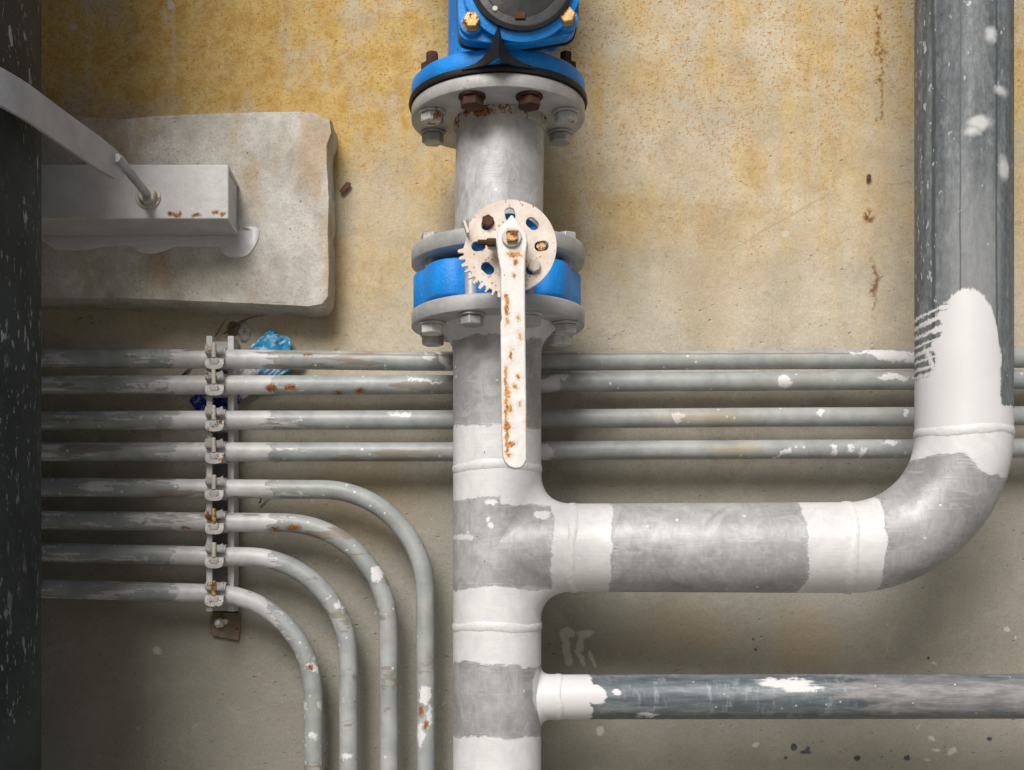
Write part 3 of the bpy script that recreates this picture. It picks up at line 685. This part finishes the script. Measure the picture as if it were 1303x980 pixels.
def half(sgn):                                                  # one half of a clamp round a conduit at the origin (axis x)
    r_ = cr+.0004; t = .0018; w2 = .0125
    line = [(.0225, .004*sgn+sgn*.0085), (.014, sgn*(r_))]
    for k in range(13):
        a = R(78)-R(66)*k/12
        line.append((-(r_)*math.cos(a), sgn*r_*math.sin(a)))
    ey, ez = line[-1]
    hgt = .0055 if sgn > 0 else .0115
    line.append((ey-.005, ez)); cy_, cz_ = ey-.008, ez+sgn*.004
    for k in range(1, 6): line.append((cy_-.004*math.sin(R(18*k)), cz_-sgn*.004*math.cos(R(18*k))))
    line.append((cy_-.0045, cz_+sgn*hgt*.5)); line.append((cy_-.0040 if sgn < 0 else cy_-.0055, cz_+sgn*hgt))
    vs, fs = [], []; n = len(line); cols = 8
    for i, (y, z) in enumerate(line):
        a = Vector(line[max(i-1, 0)]); c = Vector(line[min(i+1, n-1)]); tt = (c-a).normalized(); nr = Vector((tt.y, -tt.x))
        if nr.y*sgn < 0: nr = -nr
        f_ = min(1, max(0, (i-(n-8))/4.0)); ww = w2*(1-.10*max(0, (i-(n-3))/2)) if i > n-3 else w2
        for (oy, oz) in ((0, 0), (nr.x*t, nr.y*t)):
            for k in range(cols+1):
                x = -ww+2*ww*k/cols
                cup = .0040*(abs(x)/w2)**3*sgn*f_*(1 if sgn > 0 or i < n-2 else (.2 if i == n-2 else -1.0))
                vs.append((x, y+oy, z+oz+cup))
    row = 2*(cols+1)
    for i in range(n-1):
        for k in range(cols):
            fs.append((i*row+k, i*row+k+1, (i+1)*row+k+1, (i+1)*row+k))
            o = cols+1; fs.append((i*row+o+k, i*row+o+k+1, (i+1)*row+o+k+1, (i+1)*row+o+k))
        for k in (0, cols): fs.append((i*row+k, i*row+cols+1+k, (i+1)*row+cols+1+k, (i+1)*row+k))
    for i in (0, n-1):
        for k in range(cols): fs.append((i*row+k, i*row+k+1, i*row+cols+1+k+1, i*row+cols+1+k))
    return MB().add(vs, fs)
hu, hl = half(1).mesh('upper_jaw', M['clamp']), half(-1).mesh('lower_jaw', M['clamp'])
by = -(cr+.0150)
mbn = MB().lathe([(.0030, -.0030), (.0030, .0155), (.0024, .0163)], 14, Matrix.Translation((0, by, 0))); bolt_me = mbn.mesh('bolt', M['nut'])
hf = frame((0, -(cr+.0118), -.0085), (0, -1, -.25))
mbn = MB().lathe([(.0068, -.001), (.0068, .0012), (.0055, .0030), (.0030, .0037)], 20, hf); head_me = mbn.mesh('bolt_head', M['clamp'])
mbn = MB().box(-.0048, .0048, -.0022, .0022, .0010, .0042, hf); nut_me = mbn.mesh('slotted_bar', M['clamp'])
rust_me = half(1).mesh('upper_jaw', M['rust_half']); rustnut = MB().lathe([(.0030, -.0030), (.0030, .0155), (.0024, .0163)], 14, Matrix.Translation((0, by, 0))).mesh('bolt', M['gold'])
rows = {1: 457, 2: 490, 3: 535, 4: 575.5, 5: 622, 6: 664, 7: 706.5, 8: 754.5}
ords = {1: 'dark rusty pipe clamp at the top of the rail on the topmost conduit', 2: 'pipe clamp with rusty upper jaw on the second straight conduit from the top',
        3: 'pale pipe clamp on the third straight conduit from the top of the rail', 4: 'pale pipe clamp on the lowest straight conduit', 5: 'pale pipe clamp on the outermost bent conduit, fifth down the rail',
        6: 'pipe clamp with rust in its upper jaw on the second bent conduit', 7: 'pale pipe clamp on the third bent conduit, second from the rail foot', 8: 'pipe clamp with orange rusty bolt at the foot of the rail'}
pc = None; rcx = P(277, 0, cd).x
for i in range(1, 9):
    loc = P(277, rows[i], cd); loc.y = cd-D
    if pc is None:
        pc = thing('pipe_clamp', ords[i], 'pipe clamp', loc, 'pipe clamps along the rail')
        for nm, me in (('upper_jaw', hu), ('lower_jaw', hl), ('bolt', bolt_me), ('bolt_head', head_me), ('bolt_tab', nut_me)):
            q = bpy.data.objects.new(nm, me); COL.objects.link(q); q.parent = pc
        cur = pc
    else:
        cur = pc.copy(); COL.objects.link(cur); cur.location = loc; cur['label'] = ords[i]
        for ch in list(pc.children):
            q = ch.copy(); COL.objects.link(q); q.parent = cur
            if i in (2, 6) and ch.data == hu: q.data = rust_me; q['label'] = 'rusty upper jaw'
            if i in (6, 8) and ch.data == bolt_me: q.data = rustnut; q['label'] = 'orange rusty bolt'
    cur.rotation_euler = (0, R(random.uniform(-2, 2)), 0)

# ------------------------------------------------------------------ wrapper, roots, mortar, flakes
random.seed(3)
mb = MB(); vs, fs = [], []; nu, nv = 34, 18
ca, cb = P(248, 522, 1.69), P(366, 436, 1.69); ux = (cb-ca).normalized(); vx = Vector((-ux.z, 0, ux.x)); Lw = (cb-ca).length; Ww = .058
for j in range(nv+1):
    for i in range(nu+1):
        s_, t = i/nu, j/nv-.5
        q = ca+ux*(Lw*s_)+vx*(t*Ww*(1-.35*(1-s_)**2+.10*math.sin(s_*9)))
        q += ux*((.016*abs(math.cos((t+.5)*5.2))-.010)*max(0, (s_-.75)*4))
        h = .012*mn.noise((s_*6, t*4, 1))+.009*abs(mn.noise((s_*13, t*9, 2)))+.005*abs(mn.noise((s_*27, t*19, 5)))
        vs.append((q.x, -.018+h*(1-.3*s_), q.z))
for j in range(nv):
    for i in range(nu):
        a = j*(nu+1)+i; fs.append((a, a+1, a+nu+2, a+nu+1))
mb.add(vs, fs)
o = tag(obj('plastic_wrapper', mb, M['wrapper'], loc=ca, ang=25), 'crumpled blue and white plastic wrapper tucked behind the rail and upper conduits', 'wrapper')
o.modifiers.new('thick', 'SOLIDIFY').thickness = .0006
def twig(pp, r, label):
    ps = [P(x, y, d) for x, y, d in pp]; fin = []
    for a, c in zip(ps, ps[1:]): fin += [a.lerp(c, k/6)+Vector((random.uniform(-1, 1), 0, random.uniform(-1, 1)))*.0006 for k in range(6)]
    fin.append(ps[-1]); n = len(fin)
    tag(obj('dry_root', MB().tube(fin, [r*(1-.7*k/n) for k in range(n)], 6), M['twig'], loc=fin[0]), label, 'root')
twig([(285, 425, 1.712), (300, 412, 1.708), (318, 404, 1.712), (335, 402, 1.716)], .0012, 'thin dry root curving right above the top of the rail')
twig([(274, 428, 1.712), (282, 414, 1.706), (288, 405, 1.715)], .0010, 'short dry root poking up behind the top of the rail')
twig([(232, 478, 1.717), (240, 470, 1.715), (245, 464, 1.717)], .0016, 'short dark twig on the wall left of the rail between the upper two conduits')
twig([(330, 640, 1.714), (335, 630, 1.708), (350, 623, 1.712), (372, 622, 1.716)], .0013, 'thin dark root on the wall under the outermost bent conduit')
def lump(name, c, rx, rz, ry, m, label, cat, sd):
    mb = MB(); vs, fs = [], []; n1, n2 = 18, 7
    for j in range(n2+1):
        for i in range(n1):
            a = 2*math.pi*i/n1; t = math.pi/2*j/n2; k = 1+.35*mn.noise((math.cos(a)*1.7, math.sin(a)*1.7, sd))
            vs.append((c.x+rx*k*math.cos(a)*math.cos(t), -ry*math.sin(t)*(1+.3*mn.noise((i*.5, j*.5, sd)))+.004, c.z+rz*k*math.sin(a)*math.cos(t)))
    for j in range(n2):
        for i in range(n1): fs.append((j*n1+i, j*n1+(i+1) % n1, (j+1)*n1+(i+1) % n1, (j+1)*n1+i))
    mb.add(vs, fs); return tag(obj(name, mb, m, loc=c), label, cat)
lump('mortar_lump', P(311, 422, 1.715), .011, .016, .012, M['mortar'], 'pale mortar lump on the wall just right of the top of the rail', 'mortar lump', 2)
lump('grout_lump', P(297, 418, 1.715), .013, .012, .010, M['dirt'], 'dark crumbly grout around the top of the rail', 'grout', 5)
mb = MB().prism([(-.008, -.004), (-.003, -.008), (.007, .002), (.009, .007), (.002, .009)], 0, .003, frame(P(439, 240, 1.716), (0, -1, 0)))
tag(obj('brown_flake', mb, M['flake'], loc=P(439, 240, 1.716), bev=.0008), 'brown flake stuck to the wall just right of the concrete pad', 'flake')
mb = MB().prism([(-.003, -.005), (.003, -.003), (.0035, .003), (0, .005), (-.003, .002)], 0, .003, frame(P(1105, 226, 1.716), (0, -1, 0)))
tag(obj('brown_flake', mb, M['flake'], loc=P(1105, 226, 1.716), bev=.0008), 'tiny brown flake on the wall left of the dark upright pipe', 'flake')

# ------------------------------------------------------------------ thick pipe run: riser, tee, branch, elbow, upright
pr = .056; rxx = P(632.5, 0, 1.55).x; ryy = 1.55-D
run_ = thing('pipe_run', 'thick grey riser with white painted welds, tee, elbow and upright on the right', 'pipe', (rxx, ryy, GZ))
zb1, zb2 = .153, -.047
RZ = lambda z: Vector((rxx, ryy, z))
obj('riser_pipe', MB().tube([RZ(z1_) for z1_ in (GZ, -.5, zb2)], pr, 96), M['riser'], run_)
# neck of the welding-neck flange down to the tee
obj('riser_pipe', MB().lathe([(pr, zb1), (pr, .30), (.0575, .309), (.062, .318), (.070, .327), (.076, .3325)], 96, Matrix.Translation((rxx, ryy, 0))), M['riser'], run_)
def flange(z0, z1, Rr=.110, ri=.05, ch=.003): return MB().lathe([(Rr-ch*.4, z0), (Rr, z0+ch*.4), (Rr, z1-ch), (Rr-ch*.3, z1-ch*.3), (Rr-ch, z1)], 128, Matrix.Translation((rxx+.001, ryy, 0)))
ZL0, ZL1, ZM0, ZM1, ZT0, ZT1 = .332, .352, .411, .431, .5945, .612
obj('lower_flange', flange(ZL0, ZL1), M['flange_low'], run_, ang=50)
# tee with a smooth crotch
bc0 = Vector((rxx, ryy, .053)); bdir = (P(1226, 697, 1.473)-bc0).normalized()
byv = Vector((0, 0, 1)).cross(bdir).normalized(); bzv = bdir.cross(byv)
def saddle(axis_o, u, v, w_, r, f, xend, n=96, m=14, rows=8):      # u = branch direction, v = sideways, w_ = up
    mb = MB(); vs, fs = [], []
    for k in range(n):
        th = 2*math.pi*k/n; y = r*math.cos(th); z = r*math.sin(th)
        ff = f*abs(math.sin(th))**1.5+.0005
        sg = 1 if z >= 0 else -1
        xc = math.sqrt(max(pr*pr-y*y, 0))
        y0 = y*(1+.0*ff); x0_ = math.sqrt(max(pr*pr-y0*y0, 0))
        p0 = Vector((x0_-.0004, y0, z+sg*ff)); p1 = Vector((xc, y, z)); p2 = Vector((xc+ff, y, z))
        for j in range(m+1):
            t = j/m; q = p0*(1-t)**2+p1*2*t*(1-t)+p2*t*t
            vs.append(axis_o+u*q.x+v*q.y+w_*q.z)
        for j in range(1, rows+1):
            t = j/rows; q = p2.lerp(Vector((xend, y, z)), t); vs.append(axis_o+u*q.x+v*q.y+w_*q.z)
    L = m+1+rows
    for k in range(n):
        k2 = (k+1) % n
        for j in range(L-1): fs.append((k*L+j, k2*L+j, k2*L+j+1, k*L+j+1))
    return mb.add(vs, fs)
tee_bead_x = (P(729, 697, 1.55)-bc0).length
tee = MB().tube([RZ(zb2), RZ(.05), RZ(zb1)], pr, 96)
tee_o = obj('tee', tee, M['riser'], run_)
mb = saddle(bc0, bdir, byv, bzv, .0556, .040, tee_bead_x)
obj('tee_outlet', mb, M['riser'], tee_o, ang=60)
er = .137
vx_ = P(1226, 0, 1.473).x
s_end = (vx_-bc0.x)/bdir.x                                  # distance along the branch to the upright's axis
be = bc0+bdir*(s_end-er)
obj('branch_pipe', MB().tube([bc0+bdir*(tee_bead_x+(s_end-er-tee_bead_x)*k/10) for k in range(11)], .0556, 96), M['branch'], run_)
up = Vector((0, 0, 1)); ec = be+up*er
el = [ec-up*(er*math.cos(a))+bdir*(er*math.sin(a)) for a in [math.pi/2*k/32 for k in range(33)]]
obj('elbow', MB().tube(el, .0556, 96), M['elbow'], run_)
ve = el[-1]
obj('upright_pipe', MB().tube([ve+up*(k*.1) for k in range(18)], .0556, 96), M['upright'], run_)
wm_ = mat_plain('painted_weld', (.63, .625, .63), .45, 0, .08, 200, .001)
for c, ax, rr in ((RZ(zb1), up, pr), (RZ(zb2), up, pr), (bc0+bdir*tee_bead_x, bdir, .0556), (be, bdir, .0556), (ve, up, .0556)):
    obj('weld_bead', bead(c, ax, rr, .0017), wm_, run_, ang=80)
# small side branch
sb0 = RZ(-.137); ux_ = Vector((1, 0, .0015)).normalized(); uy_ = Vector((0, 1, 0)); uz_ = Vector((0, 0, 1))
obj('side_outlet', saddle(sb0, ux_, uy_, uz_, 0.0290, .012, .078), M['small'], run_, ang=60)
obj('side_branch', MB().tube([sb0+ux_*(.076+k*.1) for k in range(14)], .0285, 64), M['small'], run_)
obj('weld_bead', bead(sb0+ux_*.077, ux_, .0287, .0012), wm_, run_, ang=80)

# hexagon bolts shared by all flanges
def hexb(r, h, m, name, wr=.0): 
    mb = MB().lathe([(r*.93, 0), (r, .0012), (r, h-.0016), (r*.90, h)], 6)
    if wr: mb.lathe([(wr, -.003), (wr, 0)], 28)
    return mb.mesh(name, m, ang=25)
hx = {k: hexb(.0145, .0115, M[k], 'flange_bolt', .0165) for k in ('bolt', 'bolt_paint', 'rust', 'rust_half')}
stud_me = MB().lathe([(.0078, 0), (.0078, .062)], 18).mesh('stud', M['bolt'])
stub = {k: MB().lathe([(.0145, 0), (.0145, .012), (.008, .0125), (.0078, .026), (.0068, .027)], 6).mesh('flange_nut', M[k], ang=25) for k in ('bolt', 'rust')}
def bolts(parent, z, down, mats, keys=None, name='flange_bolt', src=None):
    for k in range(8):
        a = R(-90+22.5+45*k); c = Vector((rxx+.001+.090*math.cos(a), ryy+.090*math.sin(a), z))
        me = (src or hx)[mats[k]]
        Mx = Matrix.Translation(c+Vector((0, 0, -.0032 if down else 0.0))) @ (Matrix.Rotation(math.pi, 4, 'X') if down else Matrix.Identity(4)) @ Matrix.Rotation(random.uniform(0, 1), 4, 'Z')
        inst(name, me, parent, Mx, .0007)
bolts(run_, ZL0, True, ['bolt_paint', 'bolt_paint', 'bolt_paint', 'bolt', 'bolt', 'bolt_paint', 'bolt_paint', 'bolt'])

# ------------------------------------------------------------------ butterfly valve between the flanges
bv = thing('butterfly_valve', 'blue butterfly valve with cream notched plate and white lever between grey flanges', 'valve', (rxx, ryy, ZL1))
def wafer(z):
    out = []
    for k in range(160):
        f_ = 360*k/160; a = R(f_-67.5)
        r = z[0]+.0034*math.cos(R(8*f_)-math.pi)
        for j in (0, 315): r -= .015*math.exp(-((f_-j+180) % 360-180)**2/(2*5.0**2))
        out.append((r*math.cos(a), r*math.sin(a), z[1]))
    return out
mb = MB(); vs, fs = [], []; lay = [(.096, ZL1+.0015), (.1015, ZL1+.003), (.1030, ZL1+.006), (.1030, ZM0-.0150), (.1015, ZM0-.0120), (.096, ZM0-.0105)]
for z in lay: vs += [(rxx+x, ryy+y, zz) for x, y, zz in wafer(z)]
for i in range(len(lay)-1):
    for k in range(160): fs.append((i*160+k, i*160+(k+1) % 160, (i+1)*160+(k+1) % 160, (i+1)*160+k))
fs += [tuple(range(160))[::-1], tuple(len(lay)*160-160+k for k in range(160))]
mb.add(vs, fs); body = obj('body', mb, M['blue'], bv, ang=50)
for k in range(8):
    a = R(-90+22.5+45*k)
    inst('stud', stud_me, bv, Matrix.Translation((rxx+.090*math.cos(a), ryy+.090*math.sin(a), ZL1-.0015)))
vz = .3815; vxx = .0690
pl_y = 1.358-D; VF = lambda y: frame((vxx, y, vz), (0, -1, 0), (1, 0, 0))   # local x right, y up, z toward the camera
mb = MB().lathe([(.034, -.01), (.030, .02), (.027, .05), (.027, .085)], 48, frame((vxx, ryy-.07, vz), (0, -1, 0)))
obj('neck', mb, M['blue'], body)
obj('top_pad', MB().lathe([(.040, -.022), (.0405, -.020), (.0405, -.009), (.040, -.008)], 40, VF(pl_y)), M['blue'], body)
# notched plate with eight slots and a toothed rim
def plate():
    bm = bmesh.new(); cx0, cy0 = 0, 0; sc = 1.358/F
    outer = []
    Rr, Rt = 59.0*sc, 66.5*sc
    ang = 0.0; N = 260
    for k in range(N):
        a = 360*k/N
        if 182 < a < 262:
            q = (a-182) % 8.0
            r = Rt if 2.0 < q < 5.6 else Rr*1.01
        elif 150 < a <= 182: r = Rr*(1.0-.05*math.sin(R((a-150)/32*180)))
        else: r = Rr
        outer.append((r*math.cos(R(a)), r*math.sin(R(a))))
    holes = []
    for k in range(8):
        a = 45*k; ca, sa = math.cos(R(a)), math.sin(R(a)); h = []
        L, w2 = 2.8*sc, 6.6*sc
        rot = a+90 if k % 2 else a+8
        cr_, sr_ = math.cos(R(rot)), math.sin(R(rot))
        for j in range(20):
            t = 2*math.pi*j/20; x = w2*math.cos(t)+(L if math.cos(t) > 0 else -L)*.9; y = w2*math.sin(t)
            h.append((40*sc*ca+x*cr_-y*sr_, 40*sc*sa+x*sr_+y*cr_))
        holes.append(h)
    def loop(pts):
        vs = [bm.verts.new((x, y, 0)) for x, y in pts]
        return [bm.edges.new((vs[i], vs[(i+1) % len(vs)])) for i in range(len(vs))]
    ed = loop(outer)
    for h in holes: ed += loop(h)
    bmesh.ops.triangle_fill(bm, edges=ed, use_beauty=True, use_dissolve=False)
    for h in holes:                                              # drop any faces that filled a slot
        hc = Vector((sum(p[0] for p in h)/20, sum(p[1] for p in h)/20, 0))
        for f in [f for f in bm.faces if all(any((v.co.x-p[0])**2+(v.co.y-p[1])**2 < 1e-12 for p in h) for v in f.verts)]:
            bm.faces.remove(f)
    r_ = bmesh.ops.extrude_face_region(bm, geom=bm.faces[:])
    bmesh.ops.translate(bm, verts=[v for v in r_['geom'] if isinstance(v, bmesh.types.BMVert)], vec=(0, 0, .0045))
    bmesh.ops.recalc_face_normals(bm, faces=bm.faces)
    mb = MB(); bm.verts.index_update()
    mb.add([v.co[:] for v in bm.verts], [[v.index for v in f.verts] for f in bm.faces], VF(pl_y)); bm.free(); return mb
po = obj('notched_plate', plate(), M['cream'], bv, .0006, 1)
sc = 1.358/F
def VP(px_, py_, h): return VF(pl_y) @ Vector(((px_-652.5)*sc, (314.5-py_)*sc, h))
obj('stop_tab', MB().box(-.0015, .0015, -.006, .008, 0, .012, frame(VP(597, 295, .0045), (0, -1, 0), (.95, 0, .3))), M['cream'], po, .0005)
for (px_, py_, mm, rr) in ((624, 284, 'rust', .0072), (683, 341, 'nut', .0074)):
    obj('plate_bolt', MB().lathe([(rr, .0), (rr, .005), (rr*.85, .0062)], 6, frame(VP(px_, py_, .0045), (0, -1, 0)), a0=.4), M[mm], po, .0006)
obj('plate_bolt', MB().lathe([(.0055, .0), (.0055, -.006)], 6, frame(VP(692, 314, .002), (0, -1, 0))), M['gold'], po)
# lever: pressed steel handle with a pointed head
lv = thing if False else None
sl_ = 1.325/F
def LV(px_, py_): return ((px_-654.6)*sl_, (303.7-py_)*sl_)
head = [(655, 273), (661, 281), (668, 288), (673.5, 296), (675, 306), (674, 318), (672.5, 330), (672, 350), (672.2, 400), (672.8, 450), (673.5, 500), (674, 560), (674, 585), (671, 592), (666, 596), (659, 597), (651, 594), (646, 588), (643.5, 580), (642.5, 560), (641.5, 500), (641, 450), (640.8, 410), (642.5, 406), (641.5, 398), (641, 360), (641, 345), (639, 335), (637, 322), (636, 308), (637, 296), (642, 288), (649, 281)]
ly = 1.325-D
LF = frame((vxx, ly, vz), (0, -1, 0), (1, 0, 0))
lever = obj('lever', MB().prism([LV(*p) for p in head], -.007, .003, LF), M['lever'], bv, .0022, 3)
obj('hub', MB().lathe([(.020, -.028), (.016, -.020), (.015, -.006)], 32, LF), M['cream'], lever)
obj('stem_bolt', MB().lathe([(.0108, .003), (.0108, .006), (.0098, .007)], 28, LF), M['nut'], lever, .0006)
obj('stem_square', MB().lathe([(.0082, .007), (.0082, .0115), (.0074, .0122)], 4, LF, a0=R(50)), M['gold'], lever, .0009)
obj('latch', MB().prism([(-.026, -.006), (-.012, -.012), (-.012, .012), (-.022, .009)], -.020, -.012, LF), M['cream'], lever, .002)
obj('latch_pin', MB().lathe([(.0048, 0), (.0048, .010), (.0032, .010), (.0032, .020)], 8, LF @ frame((-.0165, -.003, -.004), (-1, 0, 0), (0, 1, 0))), M['rust'], lever, .0005)

# ------------------------------------------------------------------ spool between the valves
spx = P(636, 0, 1.55).x
sp = thing('flanged_spool', 'short bare grey pipe with a flange at each end between two blue valves', 'pipe spool', (rxx, ryy, ZM0))
obj('spool_pipe', MB().tube([(rxx+.0015, ryy, ZM1-.002), (rxx+.003, ryy, .52), (rxx+.004, ryy, ZT0+.002)], pr, 96), M['spool'], sp)
obj('upper_flange', flange(ZT0, ZT1), M['flange'], sp, ang=50)
obj('lower_flange', flange(ZM0, ZM1), M['flange_low'], sp, ang=50)
obj('weld_bead', bead((rxx+.004, ryy, ZT0-.001), up, pr+.0005, .0036), M['weld'], sp, ang=80)
obj('weld_bead', bead((rxx+.002, ryy, ZM1), up, pr+.0005, .0030), M['flange'], sp, ang=80)
bolts(sp, ZT0, True, ['rust', 'rust_half', 'bolt', 'bolt', 'bolt', 'bolt', 'rust_half', 'rust'])
bolts(sp, ZM1, False, ['bolt', 'bolt', 'bolt_paint', 'bolt', 'bolt', 'bolt_paint', 'bolt', 'bolt'], src=hx)

# ------------------------------------------------------------------ upper blue valve
uv = thing('flanged_valve', 'blue flanged valve body with black round cover and yellow bolts above the spool', 'valve', (rxx, ryy, ZT1))
ZG, ZB = ZT1+.0075, .641
gk = obj('gasket', MB().lathe([(.1125, ZT1+.0002), (.1135, ZT1+.003), (.1128, ZG-.0002)], 128, Matrix.Translation((rxx+.001, ryy, 0))), M['rubber'], uv)
mb = MB().lathe([(.109, ZG), (.110, ZG+.001), (.110, ZB-.003), (.107, ZB)], 128, Matrix.Translation((rxx+.001, ryy, 0)))
obj('lower_flange', mb, M['blue'], uv, ang=50)
# torn ear of the gasket standing up in front of the flange
vs, fs = [], []
tabp = [(-.046, .0), (-.028, .004), (-.018, .011), (-.011, .021), (-.006, .035), (-.002, .046), (.001, .034), (.006, .019), (.014, .010), (.026, .004), (.042, .0)]
for (dx, dz) in tabp:
    for rr in (.1105, .1145):
        for z in (ZG-.0035, ZG-.002+dz*.75):
            a = (dx-.002)/.112; q = rr+.0005+dz*.75*.8
            vs.append((rxx+.001+q*math.sin(a), ryy-q*math.cos(a), z))
for i in range(len(tabp)-1):
    a = i*4; c = a+4
    fs += [(a, c, c+1, a+1), (a+2, a+3, c+3, c+2), (a+1, c+1, c+3, a+3), (a, a+2, c+2, c)]
fs += [(0, 1, 3, 2), (len(tabp)*4-4, len(tabp)*4-2, len(tabp)*4-1, len(tabp)*4-3)]
mb = MB(); mb.add(vs, fs); obj('gasket_ear', mb, M['rubber'], gk, ang=50)
for k in range(8):
    a = R(-90+22.5+45*k)
    if k in (0, 7): continue
    m_ = 'rust' if k in (6, 5, 1) else 'bolt'
    inst('flange_nut', stub[m_], uv, Matrix.Translation((rxx+.001+.090*math.cos(a), ryy+.090*math.sin(a), ZB)) @ Matrix.Rotation(k*.4, 4, 'Z'), .0006)
# body
mb = MB().lathe([(.064, ZB-.004), (.064, .80), (.070, .83), (.070, .90)], 64, Matrix.Translation((rxx+.002, ryy+.002, 0)))
vb = obj('body', mb, M['blue'], uv)
bd = 1.425
def rr_rect(pts, rad, n=6):
    out = []; k = len(pts)
    for i in range(k):
        p = Vector(pts[i]); a = (Vector(pts[i-1])-p).normalized(); c = (Vector(pts[(i+1) % k])-p).normalized(); rd = rad[i] if isinstance(rad, list) else rad
        s0, s1 = p+a*rd, p+c*rd
        for j in range(n+1):
            t = j/n; out.append(tuple(s0*(1-t)**2+p*2*t*(1-t)+s1*t*t))
    return out
def XZ(px_, py_, d): q = P(px_, py_, d); return (q.x, q.z)
pol = [XZ(*p, bd) for p in ((584, 50), (650, 58), (731, 45), (737, 10), (738, -60), (733, -105), (650, -112), (586, -105), (582, -60), (582, 10))]
XZM = Matrix(((1, 0, 0, 0), (0, 0, -1, 0), (0, 1, 0, 0), (0, 0, 0, 1)))           # (x, z, toward camera)
yb_ = D-bd
obj('bonnet_base', MB().prism(rr_rect(pol, [.012, .02, .012, .008, .01, .012, .02, .012, .01, .008]), yb_-.018, yb_, XZM), M['blue'], vb, .0022, 3)
cp = sum((Vector(p) for p in pol), Vector((0, 0)))/len(pol)
obj('bonnet_gasket', MB().prism(rr_rect([tuple(cp+(Vector(p)-cp)*1.018) for p in pol], [.012, .02, .012, .008, .01, .012, .02, .012, .01, .008]), yb_-.0215, yb_-.0180, XZM), M['rubber'], vb)
obj('bonnet_neck', MB().prism(rr_rect([XZ(*p, bd+.05) for p in ((600, 40), (722, 36), (722, -90), (600, -90))], .015), -ryy+.01, yb_-.0215, XZM), M['blue'], vb, .002)
# raised rim with bolt bosses, and the round cover
cc = P(664, -25, bd-.012)
mb = MB().lathe([(.070, .004), (.0705, .010), (.064, .0135)], 64, frame((cc.x, bd-D, cc.z), (0, -1, 0)))
rimo = obj('bonnet_rim', mb, M['blue'], vb)
mb = MB().lathe([(.0615, .0135), (.0615, .020), (.058, .022), (.056, .0205), (.048, .021), (.046, .0185), (.038, .020), (.0, .026)], 64, frame((cc.x, bd-D, cc.z), (0, -1, 0)), caps=False)
cov = obj('round_cover', mb, M['cover'], uv)
q = P(630, 11, bd-.022)
obj('cover_screw', MB().lathe([(.0034, 0), (.0034, .0015), (.0026, .0026)], 14, frame((q.x, bd-D-.0205, q.z), (0, -1, 0))), M['nut'], cov)
q = P(662, 20, bd-.022)
obj('cover_tab', MB().box(-.006, .006, -.004, .004, 0, .004, frame((q.x, bd-D-.0195, q.z), (0, -1, 0))), M['rust'], cov, .001)
for (px_, py_) in ((600, 27), (721, 21), (600, -78), (721, -78)):
    q = P(px_, py_, bd-.01)
    obj('bolt_boss', MB().lathe([(.0145, 0), (.0135, .006), (.0125, .0065)], 28, frame((q.x, bd-D, q.z), (0, -1, 0))), M['blue'], vb)
    obj('cover_bolt', MB().lathe([(.0115, .0062), (.0115, .0078), (.0100, .0082), (.0100, .0150), (.0088, .0162)], 6, frame((q.x, bd-D, q.z), (0, -1, 0)), a0=.3+px_*.01), M['gold'], uv, .0007)
# continuation above the frame
obj('upper_flange', MB().lathe([(.109, .90), (.110, .902), (.110, .918), (.109, .92)], 96, Matrix.Translation((rxx+.001, ryy, 0))), M['blue'], uv, ang=50)
ur = thing('upper_pipe', 'grey pipe continuing upward from the top flange of the blue flanged valve', 'pipe', (rxx, ryy, .92))
obj('pipe', MB().tube([(rxx, ryy, .94), (rxx, ryy, 1.5)], pr, 64), M['spool'], ur)
obj('flange', MB().lathe([(.109, .921), (.110, .923), (.110, .938), (.109, .94)], 96, Matrix.Translation((rxx+.001, ryy, 0))), M['flange'], ur, ang=50)

for o in bpy.data.objects:
    if 'org' in o: del o['org']
